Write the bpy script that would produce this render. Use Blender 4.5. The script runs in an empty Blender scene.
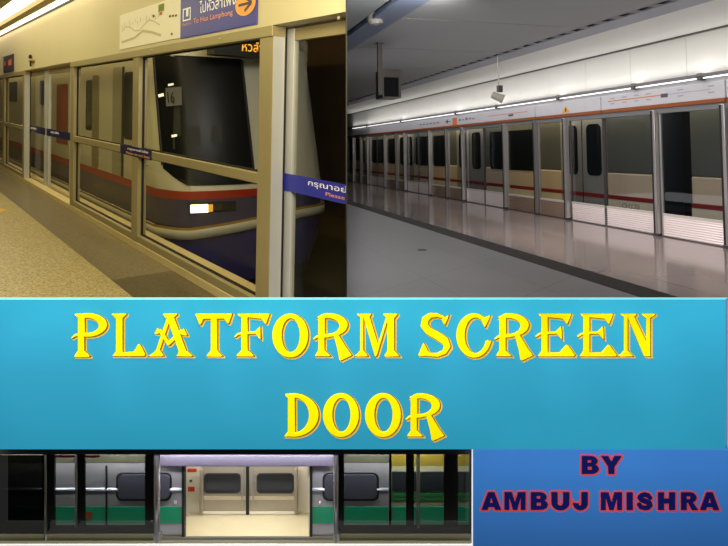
import bpy, bmesh, math, random
import numpy as np
from mathutils import Vector, Matrix
random.seed(4)
SC = bpy.context.scene
COL = SC.collection
SC.view_settings.view_transform = 'Standard'
SC.view_settings.look = 'None'

# ---------------------------------------------------------------- camera (level, with an architectural lens shift)
F, CX, HY = 600.0, 364.0, 125.0
cd = bpy.data.cameras.new('camera'); cam = bpy.data.objects.new('camera', cd); COL.objects.link(cam)
cam.rotation_euler = (math.pi/2, 0, 0)
cd.sensor_fit = 'HORIZONTAL'; cd.sensor_width = 36; cd.lens = 36*F/728
cd.shift_y = -(273-HY)/728
cd.clip_start = 0.05; cd.clip_end = 200
SC.camera = cam

# ---------------------------------------------------------------- frames: each station has its own x (towards track), y (along track), z (up)
class Frame:
    def __init__(s, vx=None, vy=None, clip=0):
        if vx is None: s.R = np.eye(3)
        else:
            a = np.array([vx-CX, F, -(vy-HY)]); a /= np.linalg.norm(a)
            c = np.array([a[1], -a[0], 0]); c /= np.linalg.norm(c)
            s.R = np.stack([c, a, np.cross(c, a)])
        s.M = Matrix([[*s.R[:, i], 0] for i in range(3)] + [[0, 0, 0, 1]])
        s.clip = clip
    def ray(s, x, y): return s.R @ np.array([x-CX, F, -(y-HY)])
    def on(s, ax, x, y, v):
        d = s.ray(x, y); return tuple(d*v/d[ax])
    def onx(s, x, y, v): return s.on(0, x, y, v)
    def ony(s, x, y, v): return s.on(1, x, y, v)
    def onz(s, x, y, v): return s.on(2, x, y, v)
D1 = Frame(-120, 97, 1)      # warm station, upper left
D2 = Frame(186, 152.5, 2)    # cool station, upper right
D3 = Frame()                 # green train, lower left
PART_X = -17.5/600.0         # partition between the two upper stations: X = PART_X * Y

# ---------------------------------------------------------------- materials
def lin(c):
    if isinstance(c, str): c = [int(c[i:i+2], 16) for i in (0, 2, 4)]
    r = []
    for v in c[:3]:
        v /= 255.0
        r.append(v/12.92 if v <= .04045 else ((v+.055)/1.055)**2.4)
    return (*r, 1)
MC = {}
def mat(name, col, rough=.5, metal=0., emit=0., var=.08, scale=8., bump=0., spec=.5, emitcol=None):
    if name in MC: return MC[name]
    m = bpy.data.materials.new(name); m.use_nodes = True; MC[name] = m
    nt = m.node_tree; N = nt.nodes; b = N['Principled BSDF']
    b.inputs['Roughness'].default_value = rough; b.inputs['Metallic'].default_value = metal
    b.inputs['Specular IOR Level'].default_value = spec
    tc = N.new('ShaderNodeTexCoord'); no = N.new('ShaderNodeTexNoise'); no.inputs['Scale'].default_value = scale
    no.inputs['Detail'].default_value = 4
    nt.links.new(tc.outputs['Object'], no.inputs['Vector'])
    mx = N.new('ShaderNodeMix'); mx.data_type = 'RGBA'
    c = lin(col)
    mx.inputs[6].default_value = tuple(max(0, v*(1-var)) for v in c[:3])+(1,)
    mx.inputs[7].default_value = tuple(min(1, v*(1+var)) for v in c[:3])+(1,)
    nt.links.new(no.outputs['Fac'], mx.inputs[0]); nt.links.new(mx.outputs[2], b.inputs['Base Color'])
    if emit:
        b.inputs['Emission Strength'].default_value = emit
        if emitcol: b.inputs['Emission Color'].default_value = lin(emitcol)
        else: nt.links.new(mx.outputs[2], b.inputs['Emission Color'])
    if bump:
        bp = N.new('ShaderNodeBump'); bp.inputs['Strength'].default_value = bump; bp.inputs['Distance'].default_value = .01
        nt.links.new(no.outputs['Fac'], bp.inputs['Height']); nt.links.new(bp.outputs['Normal'], b.inputs['Normal'])
    return m
def glass(name, tint, refl=1.0, rough=.02, ior=1.45):
    if name in MC: return MC[name]
    m = bpy.data.materials.new(name); m.use_nodes = True; MC[name] = m
    nt = m.node_tree; N = nt.nodes; L = nt.links
    N.remove(N['Principled BSDF']); out = N['Material Output']
    tr = N.new('ShaderNodeBsdfTransparent'); tr.inputs[0].default_value = lin(tint)
    gl = N.new('ShaderNodeBsdfGlossy'); gl.inputs['Roughness'].default_value = rough
    lw = N.new('ShaderNodeLayerWeight'); lw.inputs['Blend'].default_value = .5
    pw = N.new('ShaderNodeMath'); pw.operation = 'POWER'; pw.inputs[1].default_value = 5; L.new(lw.outputs['Facing'], pw.inputs[0])
    ma = N.new('ShaderNodeMath'); ma.operation = 'MULTIPLY_ADD'; ma.inputs[1].default_value = .95; ma.inputs[2].default_value = .05; L.new(pw.outputs[0], ma.inputs[0])
    mu = N.new('ShaderNodeMath'); mu.operation = 'MULTIPLY'; mu.inputs[1].default_value = refl; mu.use_clamp = True
    L.new(ma.outputs[0], mu.inputs[0])
    mx = N.new('ShaderNodeMixShader'); L.new(mu.outputs[0], mx.inputs[0]); L.new(tr.outputs[0], mx.inputs[1]); L.new(gl.outputs[0], mx.inputs[2])
    L.new(mx.outputs[0], out.inputs[0])
    return m
def ramp_mat(name, z0, z1, stops, emit, diff, axis='Z', rough=.45):
    """printed vertical colour gradient on a board with emission added to brighten it"""
    m = bpy.data.materials.new(name); m.use_nodes = True; nt = m.node_tree; N = nt.nodes; L = nt.links
    b = N['Principled BSDF']; tc = N.new('ShaderNodeTexCoord'); sx = N.new('ShaderNodeSeparateXYZ')
    L.new(tc.outputs['Object'], sx.inputs[0])
    mr = N.new('ShaderNodeMapRange'); mr.inputs[1].default_value = z0; mr.inputs[2].default_value = z1
    L.new(sx.outputs[axis], mr.inputs[0])
    cr = N.new('ShaderNodeValToRGB'); L.new(mr.outputs[0], cr.inputs[0])
    e = cr.color_ramp.elements
    while len(e) < len(stops): e.new(.5)
    for k, (p, c) in enumerate(stops): e[k].position = p; e[k].color = lin(c)
    L.new(cr.outputs[0], b.inputs['Emission Color']); b.inputs['Emission Strength'].default_value = emit
    mx = N.new('ShaderNodeMix'); mx.data_type = 'RGBA'; mx.inputs[0].default_value = diff
    mx.inputs[6].default_value = (0, 0, 0, 1); L.new(cr.outputs[0], mx.inputs[7]); L.new(mx.outputs[2], b.inputs['Base Color'])
    b.inputs['Roughness'].default_value = rough; b.inputs['Specular IOR Level'].default_value = .15
    return m

# ---------------------------------------------------------------- mesh building
class MB:
    def __init__(s): s.bm = bmesh.new()
    def box(s, x0, x1, y0, y1, z0, z1, bev=0):
        b = bmesh.new(); bmesh.ops.create_cube(b, size=1)
        bmesh.ops.scale(b, vec=(abs(x1-x0), abs(y1-y0), abs(z1-z0)), verts=b.verts)
        bmesh.ops.translate(b, vec=((x0+x1)/2, (y0+y1)/2, (z0+z1)/2), verts=b.verts)
        if bev: bmesh.ops.bevel(b, geom=b.edges[:], offset=min(bev, .45*min(abs(x1-x0), abs(y1-y0), abs(z1-z0))), segments=2, affect='EDGES', profile=.5)
        s.add(b); return s
    def add(s, b):
        me = bpy.data.meshes.new('t'); b.to_mesh(me); b.free(); s.bm.from_mesh(me); bpy.data.meshes.remove(me)
    def face(s, pts):
        s.bm.faces.new([s.bm.verts.new(p) for p in pts]); return s
    def grid(s, rows, close=False):
        vs = [[s.bm.verts.new(p) for p in r] for r in rows]
        for r in range(len(vs)-1):
            n = len(vs[r])
            for k in range(n if close else n-1):
                s.bm.faces.new([vs[r][k], vs[r][(k+1) % n], vs[r+1][(k+1) % n], vs[r+1][k]])
        return s
    def tube(s, pts, r, seg=10, r2=None, caps=True):
        P = [Vector(p) for p in pts]; rows = []
        for i, p in enumerate(P):
            d = (P[min(i+1, len(P)-1)]-P[max(i-1, 0)]).normalized()
            u = d.orthogonal().normalized(); v = d.cross(u)
            rr = r if r2 is None else r+(r2-r)*i/(len(P)-1)
            rows.append([tuple(p+rr*(math.cos(t)*u+math.sin(t)*v)) for t in [2*math.pi*k/seg for k in range(seg)]])
        vs = [[s.bm.verts.new(q) for q in row] for row in rows]
        for a in range(len(vs)-1):
            for k in range(seg): s.bm.faces.new([vs[a][k], vs[a][(k+1) % seg], vs[a+1][(k+1) % seg], vs[a+1][k]])
        if caps: s.bm.faces.new(vs[0][::-1]); s.bm.faces.new(vs[-1])
        return s
    def lathe(s, c, axis, prof, seg=20):
        c = Vector(c); d = Vector(axis).normalized(); u = d.orthogonal().normalized(); v = d.cross(u)
        rows = [[tuple(c+d*h+r*(math.cos(t)*u+math.sin(t)*v)) for t in [2*math.pi*k/seg for k in range(seg)]] for h, r in prof]
        return s.grid(rows, True)
    def rrect(s, x, z, w, h, r, y0, y1, ax=1, seg=5):
        """rounded rectangle slab centred at (x,z), spanning y0..y1 on axis ax"""
        pts = []
        for qx, qz, t0 in ((1, 1, 0), (-1, 1, 90), (-1, -1, 180), (1, -1, 270)):
            for k in range(seg+1):
                t = math.radians(t0+90*k/seg); pts.append((x+qx*(w/2-r)+r*math.cos(t), z+qz*(h/2-r)+r*math.sin(t)))
        def P(p, d): return (p[0], d, p[1]) if ax == 1 else (d, p[0], p[1])
        A = [s.bm.verts.new(P(p, y0)) for p in pts]; B = [s.bm.verts.new(P(p, y1)) for p in pts]
        n = len(pts); s.bm.faces.new(A); s.bm.faces.new(B[::-1])
        for k in range(n): s.bm.faces.new([A[k], B[k], B[(k+1) % n], A[(k+1) % n]])
        return s

def props(o, label=None, cat=None, group=None, kind=None):
    if label: o['label'] = label
    if cat: o['category'] = cat
    if group: o['group'] = group
    if kind: o['kind'] = kind
    return o
def build(mb, name, m, fr, parent=None, base=None, smooth=False, clip=True):
    """link the collected shapes as ONE mesh object; frame coordinates in, cut off neatly where the partition and the front wall stand"""
    bm = mb.bm
    bmesh.ops.remove_doubles(bm, verts=bm.verts, dist=1e-6)
    bm.transform(fr.M)
    if fr.clip and clip:
        sg = 1 if fr.clip == 1 else -1
        nrm = Vector((1, -PART_X, 0)).normalized()
        for co, no in (((nrm*(-sg*.006)), nrm*sg), (Vector((0, 3.97, 0)), Vector((0, -1, 0)))):
            g = bm.verts[:]+bm.edges[:]+bm.faces[:]
            if g: bmesh.ops.bisect_plane(bm, geom=g, plane_co=co, plane_no=no, clear_outer=True)
    if not bm.faces: bm.free(); return None
    bmesh.ops.recalc_face_normals(bm, faces=bm.faces)
    if parent is not None: W = parent['_W'] if False else WM[parent.name]
    else:
        b = base
        if b is None:
            inv = fr.M.inverted(); cs = [inv @ v.co for v in bm.verts]
            b = tuple((min(c[i] for c in cs)+max(c[i] for c in cs))/2 if i < 2 else min(c[2] for c in cs) for i in range(3))
        W = fr.M @ Matrix.Translation(b)
    bm.transform(W.inverted())
    me = bpy.data.meshes.new(name); bm.to_mesh(me); bm.free()
    if smooth:
        for p in me.polygons: p.use_smooth = True
    o = bpy.data.objects.new(name, me); COL.objects.link(o)
    me.materials.append(m)
    if parent is not None: o.parent = parent
    else: o.matrix_world = W
    WM[o.name] = W
    return o
WM = {}
def thing(name, label, cat, fr, base, group=None):
    o = bpy.data.objects.new(name, None); COL.objects.link(o); o.empty_display_size = .1
    W = fr.M @ Matrix.Translation(base); o.matrix_world = W; WM[o.name] = W
    return props(o, label, cat, group)
def struct(mb, name, m, fr, label=None, clip=True):
    o = build(mb, name, m, fr, clip=clip)
    if o: props(o, label=label, kind='structure')
    return o
def text(mb, s, org, xa, ya, h, w=None, bold=0., depth=0.):
    """lettering laid out from org along xa (reading direction) and ya (up), total height of the ink = h"""
    cu = bpy.data.curves.new('t', 'FONT'); cu.body = s; cu.size = 1; cu.offset = bold; cu.extrude = 0; cu.resolution_u = 3
    o = bpy.data.objects.new('t', cu); COL.objects.link(o); bpy.context.view_layer.update()
    me = bpy.data.meshes.new_from_object(o.evaluated_get(bpy.context.evaluated_depsgraph_get()))
    bpy.data.objects.remove(o); bpy.data.curves.remove(cu)
    if not me.vertices: return mb
    xs = [v.co.x for v in me.vertices]; ys = [v.co.y for v in me.vertices]
    k = h/(max(ys)-min(ys)); kx = k if w is None else w/(max(xs)-min(xs))
    x0, y0 = min(xs), min(ys); xa, ya, org = Vector(xa), Vector(ya), Vector(org)
    for v in me.vertices: v.co = org+xa*((v.co.x-x0)*kx)+ya*((v.co.y-y0)*k)
    mb.bm.from_mesh(me); bpy.data.meshes.remove(me); return mb
def area(name, fr, loc, direction, sx, sy, power, col, spread=180):
    l = bpy.data.lights.new(name, 'AREA'); l.shape = 'RECTANGLE'; l.size = sx; l.size_y = sy; l.energy = power; l.color = lin(col)[:3]
    l.spread = math.radians(spread)
    o = bpy.data.objects.new(name, l); COL.objects.link(o)
    d = Vector(direction).normalized(); z = -d
    y = Vector((0, 1, 0)) if abs(d.y) < .9 else Vector((0, 0, 1))
    x = y.cross(z).normalized(); y = z.cross(x)
    R = Matrix([[x[i], y[i], z[i]] for i in range(3)]).to_4x4()
    o.matrix_world = fr.M @ Matrix.Translation(loc) @ R
    return o

#======================================================================= LETTERS drawn as outlines (grid of filled shapes traced to polygons)
def raster(prims, x0, y0, x1, y1, st):
    X, Y = np.meshgrid(np.arange(x0, x1+st, st), np.arange(y0, y1+st, st)); D = np.full(X.shape, 1e3)
    for p in prims:
        k = p[0]; sub = k.startswith('-'); k = k.lstrip('-')
        if k == 'p':
            pts = p[1]; d = np.full(X.shape, 1e9); ins = np.zeros(X.shape, bool)
            for i in range(len(pts)):
                ax, ay = pts[i]; bx, by = pts[(i+1) % len(pts)]
                ex, ey = bx-ax, by-ay; t = np.clip(((X-ax)*ex+(Y-ay)*ey)/(ex*ex+ey*ey+1e-9), 0, 1)
                d = np.minimum(d, np.hypot(X-ax-t*ex, Y-ay-t*ey))
                cnd = (ay > Y) != (by > Y)
                ins ^= cnd & (X < (bx-ax)*(Y-ay)/(by-ay if by != ay else 1e-9)+ax)
            d = np.where(ins, -d, d)
        elif k == 'l':
            pts, w = p[1], p[2]; d = np.full(X.shape, 1e9)
            for i in range(len(pts)-1):
                ax, ay = pts[i]; bx, by = pts[i+1]; w0, w1 = (w, w) if not isinstance(w, (list, tuple)) else (w[i], w[i+1])
                ex, ey = bx-ax, by-ay; t = np.clip(((X-ax)*ex+(Y-ay)*ey)/(ex*ex+ey*ey+1e-9), 0, 1)
                d = np.minimum(d, np.hypot(X-ax-t*ex, Y-ay-t*ey)-(w0+(w1-w0)*t)/2)
        elif k == 'e':
            cx, cy, rx, ry = p[1:5]
            q = np.hypot((X-cx)/rx, (Y-cy)/ry); g = np.hypot((X-cx)/rx**2, (Y-cy)/ry**2)+1e-9
            d = q*(q-1)/g
            if len(p) > 5: d = np.maximum(d, p[5]-X)
        D = np.maximum(D, -d) if sub else np.minimum(D, d)
    return X, Y, D
def trace(X, Y, D, lev):
    """closed outlines of D < lev"""
    Z = D-lev; H, W = Z.shape; seg = {}
    def ip(i0, j0, i1, j1):
        a, b = Z[i0, j0], Z[i1, j1]; t = a/(a-b)
        return (X[i0, j0]+t*(X[i1, j1]-X[i0, j0]), Y[i0, j0]+t*(Y[i1, j1]-Y[i0, j0]))
    pos = {}
    ins = Z < 0
    code = ins[:-1, :-1]*1+ins[:-1, 1:]*2+ins[1:, 1:]*4+ins[1:, :-1]*8
    for i, j in zip(*np.where((code > 0) & (code < 15))):
        c = code[i, j]
        E_ = {'t': (i, j, i, j+1), 'r': (i, j+1, i+1, j+1), 'b': (i+1, j, i+1, j+1), 'l': (i, j, i+1, j)}
        tab = {1: ['lt'], 2: ['tr'], 3: ['lr'], 4: ['rb'], 5: ['lt', 'rb'], 6: ['tb'], 7: ['lb'], 8: ['bl'], 9: ['bt'], 10: ['tr', 'bl'], 11: ['br'], 12: ['rl'], 13: ['rt'], 14: ['tl']}
        for s in tab[int(c)]:
            a, b = E_[s[0]], E_[s[1]]
            for k in (a, b):
                if k not in pos: pos[k] = ip(*k)
            seg.setdefault(a, []).append(b); seg.setdefault(b, []).append(a)
    loops, used = [], set()
    for s in seg:
        if s in used: continue
        lp = [s]; used.add(s); cur = s
        while True:
            nx = [k for k in seg[cur] if k not in used]
            if not nx: break
            cur = nx[0]; used.add(cur); lp.append(cur)
        if len(lp) > 8: loops.append([pos[k] for k in lp])
    return loops
def simplify(lp, eps):
    def rdp(p):
        if len(p) < 3: return p
        a, b = np.array(p[0]), np.array(p[-1]); ab = b-a; L = np.hypot(*ab)+1e-9
        q = np.array(p); d = np.abs((q[:, 0]-a[0])*ab[1]-(q[:, 1]-a[1])*ab[0])/L
        i = int(np.argmax(d))
        if d[i] < eps: return [p[0], p[-1]]
        return rdp(p[:i+1])[:-1]+rdp(p[i:])
    h = len(lp)//2
    return rdp(lp[:h+1])[:-1]+rdp(lp[h:]+[lp[0]])[:-1]
def plate(prims, ox, oy, k, kx, lev, Yb, thick, bev, x0, y0, x1, y1, st, dx=0, dy=0, eps=.06):
    """a cut-out plate standing on the board face Y = Yb; prims in drawing units, k pixels per unit"""
    X, Y, D = raster(prims, x0, y0, x1, y1, st)
    cu = bpy.data.curves.new('t', 'CURVE'); cu.dimensions = '2D'; cu.fill_mode = 'BOTH'
    s = Yb/F
    for lp in trace(X, Y, D, lev/k):
        lp = simplify(lp, eps/k)
        if len(lp) < 3: continue
        sp = cu.splines.new('POLY'); sp.points.add(len(lp)-1); sp.use_cyclic_u = True
        for q, (x, y) in zip(sp.points, lp): q.co = ((ox+x*kx+dx-CX)*s, -(oy+y*k+dy-HY)*s, 0, 1)
    cu.extrude = thick/2; cu.bevel_depth = bev; cu.bevel_resolution = 1; cu.offset = -bev
    o = bpy.data.objects.new('t', cu); COL.objects.link(o); bpy.context.view_layer.update()
    me = bpy.data.meshes.new_from_object(o.evaluated_get(bpy.context.evaluated_depsgraph_get()))
    bpy.data.objects.remove(o); bpy.data.curves.remove(cu)
    me.transform(Matrix(((1, 0, 0, 0), (0, 0, -1, Yb-thick/2-bev), (0, 1, 0, 0), (0, 0, 0, 1))))
    mb = MB(); mb.bm.from_mesh(me); bpy.data.meshes.remove(me); return mb

def rc(x0, y0, x1, y1): return ('p', [(x0, y0), (x1, y0), (x1, y1), (x0, y1)])
LET = {
 'P': [rc(68,70,122,385), ('p',[(38,66),(122,66),(122,80),(66,100)]), ('p',[(66,368),(122,368),(150,390),(172,418),(35,418),(50,390)]),
       ('e',150,160,156,98,100), ('-e',140,163,95,58,126), rc(68,70,122,385), ('l',[(24,262),(50,242),(100,234),(150,240)],[18,24,28,30])],
 'L': [rc(375,70,432,390), ('p',[(340,66),(462,66),(462,80),(432,108),(375,108),(345,80)]), ('p',[(343,412),(375,368),(432,366),(434,380),(520,372),(555,312),(575,318),(615,395),(610,414)])],
 'A': [('p',[(148,66),(265,66),(268,78),(235,106),(170,106),(150,80)]), ('p',[(176,95),(240,95),(345,385),(280,385)]), ('l',[(192,115),(103,380)],34),
       ('p',[(88,365),(128,365),(160,412),(20,414),(60,390)]), ('p',[(275,370),(348,370),(395,414),(250,414),(268,392)]),
       ('p',[(76,230),(106,180),(140,212),(112,236)]), ('l',[(128,208),(195,312)],32), ('l',[(195,312),(295,212)],34), ('p',[(275,222),(318,185),(350,246),(300,242)])],
 'T': [('p',[(408,66),(712,66),(685,150),(670,150),(640,112),(480,114),(457,160),(440,160),(425,112)]), rc(533,90,590,388), ('p',[(533,365),(590,365),(612,388),(636,414),(494,414),(514,388)])],
 'F': [rc(92,70,148,388), ('p',[(92,365),(148,365),(180,388),(202,414),(46,414),(66,388)]), ('p',[(58,66),(328,66),(298,155),(284,150),(255,112),(148,100),(92,100)]),
       ('l',[(46,254),(70,232),(148,224),(205,222)],[17,22,24,24]), ('p',[(195,218),(250,166),(256,282),(236,262)])],
 'O': [('e',490,245,148,180), ('-e',494,243,70,134)],
 'R': [rc(66,85,122,388), ('p',[(66,365),(122,365),(150,388),(174,414),(36,414),(50,388)]), ('e',150,160,160,98,110), ('-e',136,168,100,62,126),
       ('p',[(46,106),(100,70),(160,62),(165,98),(122,100),(90,100)]), rc(66,85,122,385), ('p',[(186,228),(236,238),(300,345),(345,405),(250,452),(235,440),(222,360)]),
       ('l',[(34,272),(60,254),(150,250),(205,232)],[18,24,26,26])],
 'M': [rc(405,80,436,388), ('p',[(374,66),(498,66),(500,80),(470,108),(400,96)]), ('p',[(403,365),(438,365),(458,388),(476,414),(354,414),(385,388)]),
       ('p',[(425,75),(482,75),(560,335),(540,416),(524,416)]), ('l',[(536,400),(622,110)],24), rc(625,70,685,388), ('p',[(586,66),(710,66),(710,80),(685,108),(622,108)]),
       ('p',[(625,365),(685,365),(708,388),(730,414),(598,414),(612,388)])],
 'S': [('l',[(285,112),(262,94),(220,80),(165,82),(124,115),(116,165),(150,208),(220,245),(280,285),(302,330),(280,376),(220,402),(150,398),(100,388)],[24,28,36,46,60,64,66,70,68,58,44,36,32,24]),
       ('p',[(320,72),(286,162),(272,156),(250,110),(285,96)]), ('p',[(62,408),(108,300),(124,318),(150,372),(185,396),(150,412)])],
 'C': [('e',518,245,146,182), ('-e',530,243,84,140), ('-p',[(590,120),(720,60),(720,285),(585,285)]), ('p',[(652,78),(610,182),(598,178),(570,118),(600,96)]), ('l',[(560,400),(608,360),(626,292)],[34,36,26])],
 'E': [rc(413,70,468,388), ('p',[(384,66),(658,66),(625,157),(612,150),(585,112),(468,100),(413,100)]), ('l',[(372,252),(400,232),(468,224),(530,222)],[17,22,24,24]),
       ('p',[(520,218),(576,166),(584,282),(560,262)]), ('p',[(382,414),(413,366),(468,366),(470,380),(560,378),(614,316),(632,322),(688,398),(682,416)])],
 'N': [rc(432,80,466,388), ('p',[(398,66),(535,66),(537,80),(502,104),(430,96)]), ('p',[(430,365),(468,365),(492,388),(516,414),(378,414),(412,388)]),
       ('p',[(452,75),(512,75),(630,320),(652,416),(595,416)]), rc(612,90,648,416), ('p',[(568,66),(686,66),(686,78),(650,104),(612,108)])],
 'D': [('e',150,240,208,178,104), ('-e',160,240,114,138,166), ('p',[(78,66),(170,64),(170,92),(104,104)]), ('p',[(70,414),(104,374),(172,378),(172,417)])],
}
K8 = 1/8.09
TITLE = [('P',70,305),('L',70,305),('A',145,305),('T',145,305),('F',230,305),('O',230,305),('R',310,305),('M',310,305),
         ('S',410,305),('C',410,305),('R',490.8,305),('E',490,305),('E',531.7,305),('N',570,305),
         ('D',275,385),('O',280.6,384.4),('O',322.6,384.4),('R',402.2,385)]
ARI = {
 'A': [('p',[(0,100),(36,0),(69,0),(105,100),(74,100),(69,83),(36,83),(31,100)]), ('-p',[(52.5,26),(43,62),(62,62)])],
 'M': [('p',[(0,0),(40,0),(57.5,60),(75,0),(115,0),(115,100),(90,100),(90,24),(68,100),(47,100),(25,24),(25,100),(0,100)])],
 'B': [rc(0,0,46,100), ('e',46,27,36,27), ('e',48,72,40,28), ('-p',[(29,20),(50,20),(50,38),(29,38)]), ('-p',[(29,58),(54,58),(54,79),(29,79)])],
 'U': [rc(0,0,90,60), ('e',45,60,45,42), ('-p',[(30,-5),(60,-5),(60,62),(30,62)]), ('-e',45,60,15,18)],
 'J': [rc(44,0,75,64), ('e',37.5,64,37.5,38), ('-p',[(-9,-9),(44,-9),(44,62),(28,62),(28,66),(-9,60)]), ('-e',36,62,8,16)],
 'I': [rc(0,0,31,100)],
 'S': [('l',[(74,30),(64,18),(44,12),(24,18),(16,30),(26,43),(50,51),(70,60),(74,73),(62,86),(44,89),(22,84),(12,70)],[24,24,24,25,27,27,28,28,27,25,24,24,24])],
 'H': [rc(0,0,31,100), rc(61,0,92,100), rc(20,36,70,62)],
 'R': [rc(0,0,31,100), rc(0,0,50,58), ('e',50,29,38,29), ('-p',[(30,20),(54,20),(54,40),(30,40)]), ('p',[(36,50),(66,54),(98,100),(62,100)])],
 'Y': [('p',[(0,0),(35,0),(52,33),(69,0),(104,0),(67,60),(67,100),(37,100),(37,60)])],
}
BYL = [('B',581.8,456,16.2,17.5),('Y',601.2,456,19.9,17.5),
       ('A',481.6,492,19.2,17.4),('M',504.5,492,20.8,17.4),('B',530.8,492,16.4,17.4),('U',551.4,492,17.6,17.4),('J',573,492,14.4,17.4),
       ('M',600.9,492.2,20.7,17.4),('I',626.6,492.2,5.8,17.4),('S',637,492.2,15.2,17.4),('H',658,492.2,16.7,17.4),('R',681,492.2,16.6,17.4),('A',700,492.2,18.7,17.4)]
LW = {'A':105,'M':115,'B':86,'U':90,'J':75,'I':31,'S':88,'H':92,'R':97,'Y':104}

#======================================================================= FRONT WALL AND PANELS
YW = 3.90
def Xp(px, Y): return (px-CX)/F*Y
def Zp(py, Y): return -(py-HY)/F*Y
white = mat('white board', 'f2f2f2', .6, emit=.75, var=.02)
mb = MB()
def wallrect(mb, px0, py0, px1, py1, Y0=YW, Y1=YW+.01): mb.box(Xp(px0, YW), Xp(px1, YW), Y0, Y1, Zp(py1, YW), Zp(py0, YW))
wallrect(mb, -60, 298.5, 788, 448.8)                # above the lower opening
wallrect(mb, 471.9, 448.8, 788, 600)                # right of the lower opening
wallrect(mb, -60, 544.8, 471.9, 600)                # below it
wallrect(mb, -60, 448.8, -14, 544.8)
struct(mb, 'wall_front', white, D3, 'white front wall with openings onto the stations')
# cyan title panel
YT = YW-.03
cyan = ramp_mat('cyan panel print', Zp(449, YT)-Zp(373, YT), Zp(299, YT)-Zp(373, YT), [(0, '2e98ba'), (.5, '35a3c9'), (1, '3cbee6')], .82, .35)
cyan_edge = mat('highlight cyan bevel', '6fdcf2', .4, emit=.62, var=.02)  # highlight on the top bevel put into its colour
cyan_dark = mat('shaded blue bevel', '2470a8', .4, emit=.6, var=.02)  # shade on the side bevel put into its colour
base = (Xp(364, YT), YT, Zp(373, YT))
tp = thing('title_sign', 'wide cyan panel carrying the raised yellow title lettering', 'sign', D3, base)
mb = MB(); mb.box(Xp(-6, YT), Xp(725.5, YT), YT, YW-.003, Zp(449.3, YT), Zp(299.6, YT)); build(mb, 'board', cyan, D3, tp)
mb = MB(); mb.face([(Xp(-6,YT),YT,Zp(299.6,YT)),(Xp(725.5,YT),YT,Zp(299.6,YT)),(Xp(727.6,YW),YW-.004,Zp(297.3,YW)),(Xp(-6,YW),YW-.004,Zp(297.3,YW))])
build(mb, 'top_bevel', cyan_edge, D3, tp)
mb = MB(); mb.face([(Xp(725.5,YT),YT,Zp(299.6,YT)),(Xp(725.5,YT),YT,Zp(449.2,YT)),(Xp(727.6,YW),YW-.004,Zp(447.6,YW)),(Xp(727.6,YW),YW-.004,Zp(297.3,YW))])
build(mb, 'side_bevel', cyan_dark, D3, tp)
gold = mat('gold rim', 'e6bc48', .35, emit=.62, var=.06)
brown = mat('brown rim shade', '8a5a08', .4, emit=.5, var=.06)
yellow = mat('yellow enamel', 'fbec00', .35, emit=.62, var=.03)
px1 = YT/F
for ch, ox, oy in TITLE:
    pr = LET[ch]; a = (pr, ox, oy, K8, K8)
    bb = (-20, 20, 760, 480, 2.5)
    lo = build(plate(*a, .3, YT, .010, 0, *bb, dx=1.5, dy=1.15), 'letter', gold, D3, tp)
    rim = build(plate(*a, .15, YT-.010, .004, 0, *bb, dx=.45, dy=.35), 'letter_rim_shade', brown, D3, lo)  # brown outline also paints the letter's inset shadow at lower right
    build(plate(*a, -.4, YT-.014, .004, .0048, *bb, dx=-.25, dy=-.2), 'letter_face', yellow, D3, rim)
# blue author panel
blue = ramp_mat('blue panel print', Zp(560, YT)-Zp(498, YT), Zp(450, YT)-Zp(498, YT), [(0, '2b5a96'), (.55, '3671b8'), (.85, '3d7dcb'), (1, '3f7ecc')], .8, .3)
bp_ = thing('name_sign', 'blue panel at lower right with two lines of navy letters outlined in red', 'sign', D3, (Xp(600, YT), YT, Zp(498, YT)))
mb = MB(); mb.box(Xp(473.6, YT), Xp(740, YT), YT, YW-.003, Zp(565, YT), Zp(450.2, YT)); build(mb, 'board', blue, D3, bp_)
red_o = mat('red outline', 'bf464e', .4, emit=.58, var=.04)
navy = mat('navy enamel', '0c1352', .35, emit=.6, var=.05)
for ch, ox, oy, w, h in BYL:
    k = h/100.; kx = w/LW[ch]; a = (ARI[ch], ox, oy, k, kx); bb = (-25, -25, 145, 125, 1.6)
    lo = build(plate(*a, 1.85, YT, .008, 0, *bb), 'letter', red_o, D3, bp_)
    build(plate(*a, .15, YT-.008, .005, 0, *bb), 'letter_face', navy, D3, lo)
# unseen spot lamps added to light the two panels
for px, py, pw in [(60,373,9),(170,373,9),(280,373,9),(390,373,9),(500,373,9),(610,373,9),(700,373,7),(600,495,5),(540,495,5),(660,495,5)]:
    l = bpy.data.lights.new('panel_spot', 'SPOT'); l.energy = pw*4.6; l.spot_size = math.radians(30); l.spot_blend = .7; l.shadow_soft_size = .03
    o = bpy.data.objects.new('panel_spot', l); COL.objects.link(o)
    t = Vector((Xp(px, YT), YT, Zp(py, YT))); p = t+Vector((-.55, -1.75, .9)); o.location = p
    o.rotation_euler = (t-p).to_track_quat('-Z', 'Y').to_euler()

# partition between the two stations
dark = mat('dark partition', '26262a', .7)
mb = MB(); 
for sx in (1,):
    y0, y1 = 3.915, 36.
    mb.bm.verts.ensure_lookup_table()
    w = .0045
    P = lambda y, s, z: (PART_X*y+s*w, y, z)
    lo, hi = Zp(298.5, 3.915), 7.0
    v = [mb.bm.verts.new(P(y, s, z)) for y, s, z in [(y0,-1,lo),(y0,1,lo),(y1,1,-16),(y1,-1,-16),(y0,-1,1.0),(y0,1,1.0),(y1,1,hi),(y1,-1,hi)]]
    for f in [(0,1,5,4),(1,2,6,5),(2,3,7,6),(3,0,4,7),(4,5,6,7),(0,3,2,1)]: mb.bm.faces.new([v[i] for i in f])
struct(mb, 'wall_partition', dark, D3, 'thin dark partition between the two stations')
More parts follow.
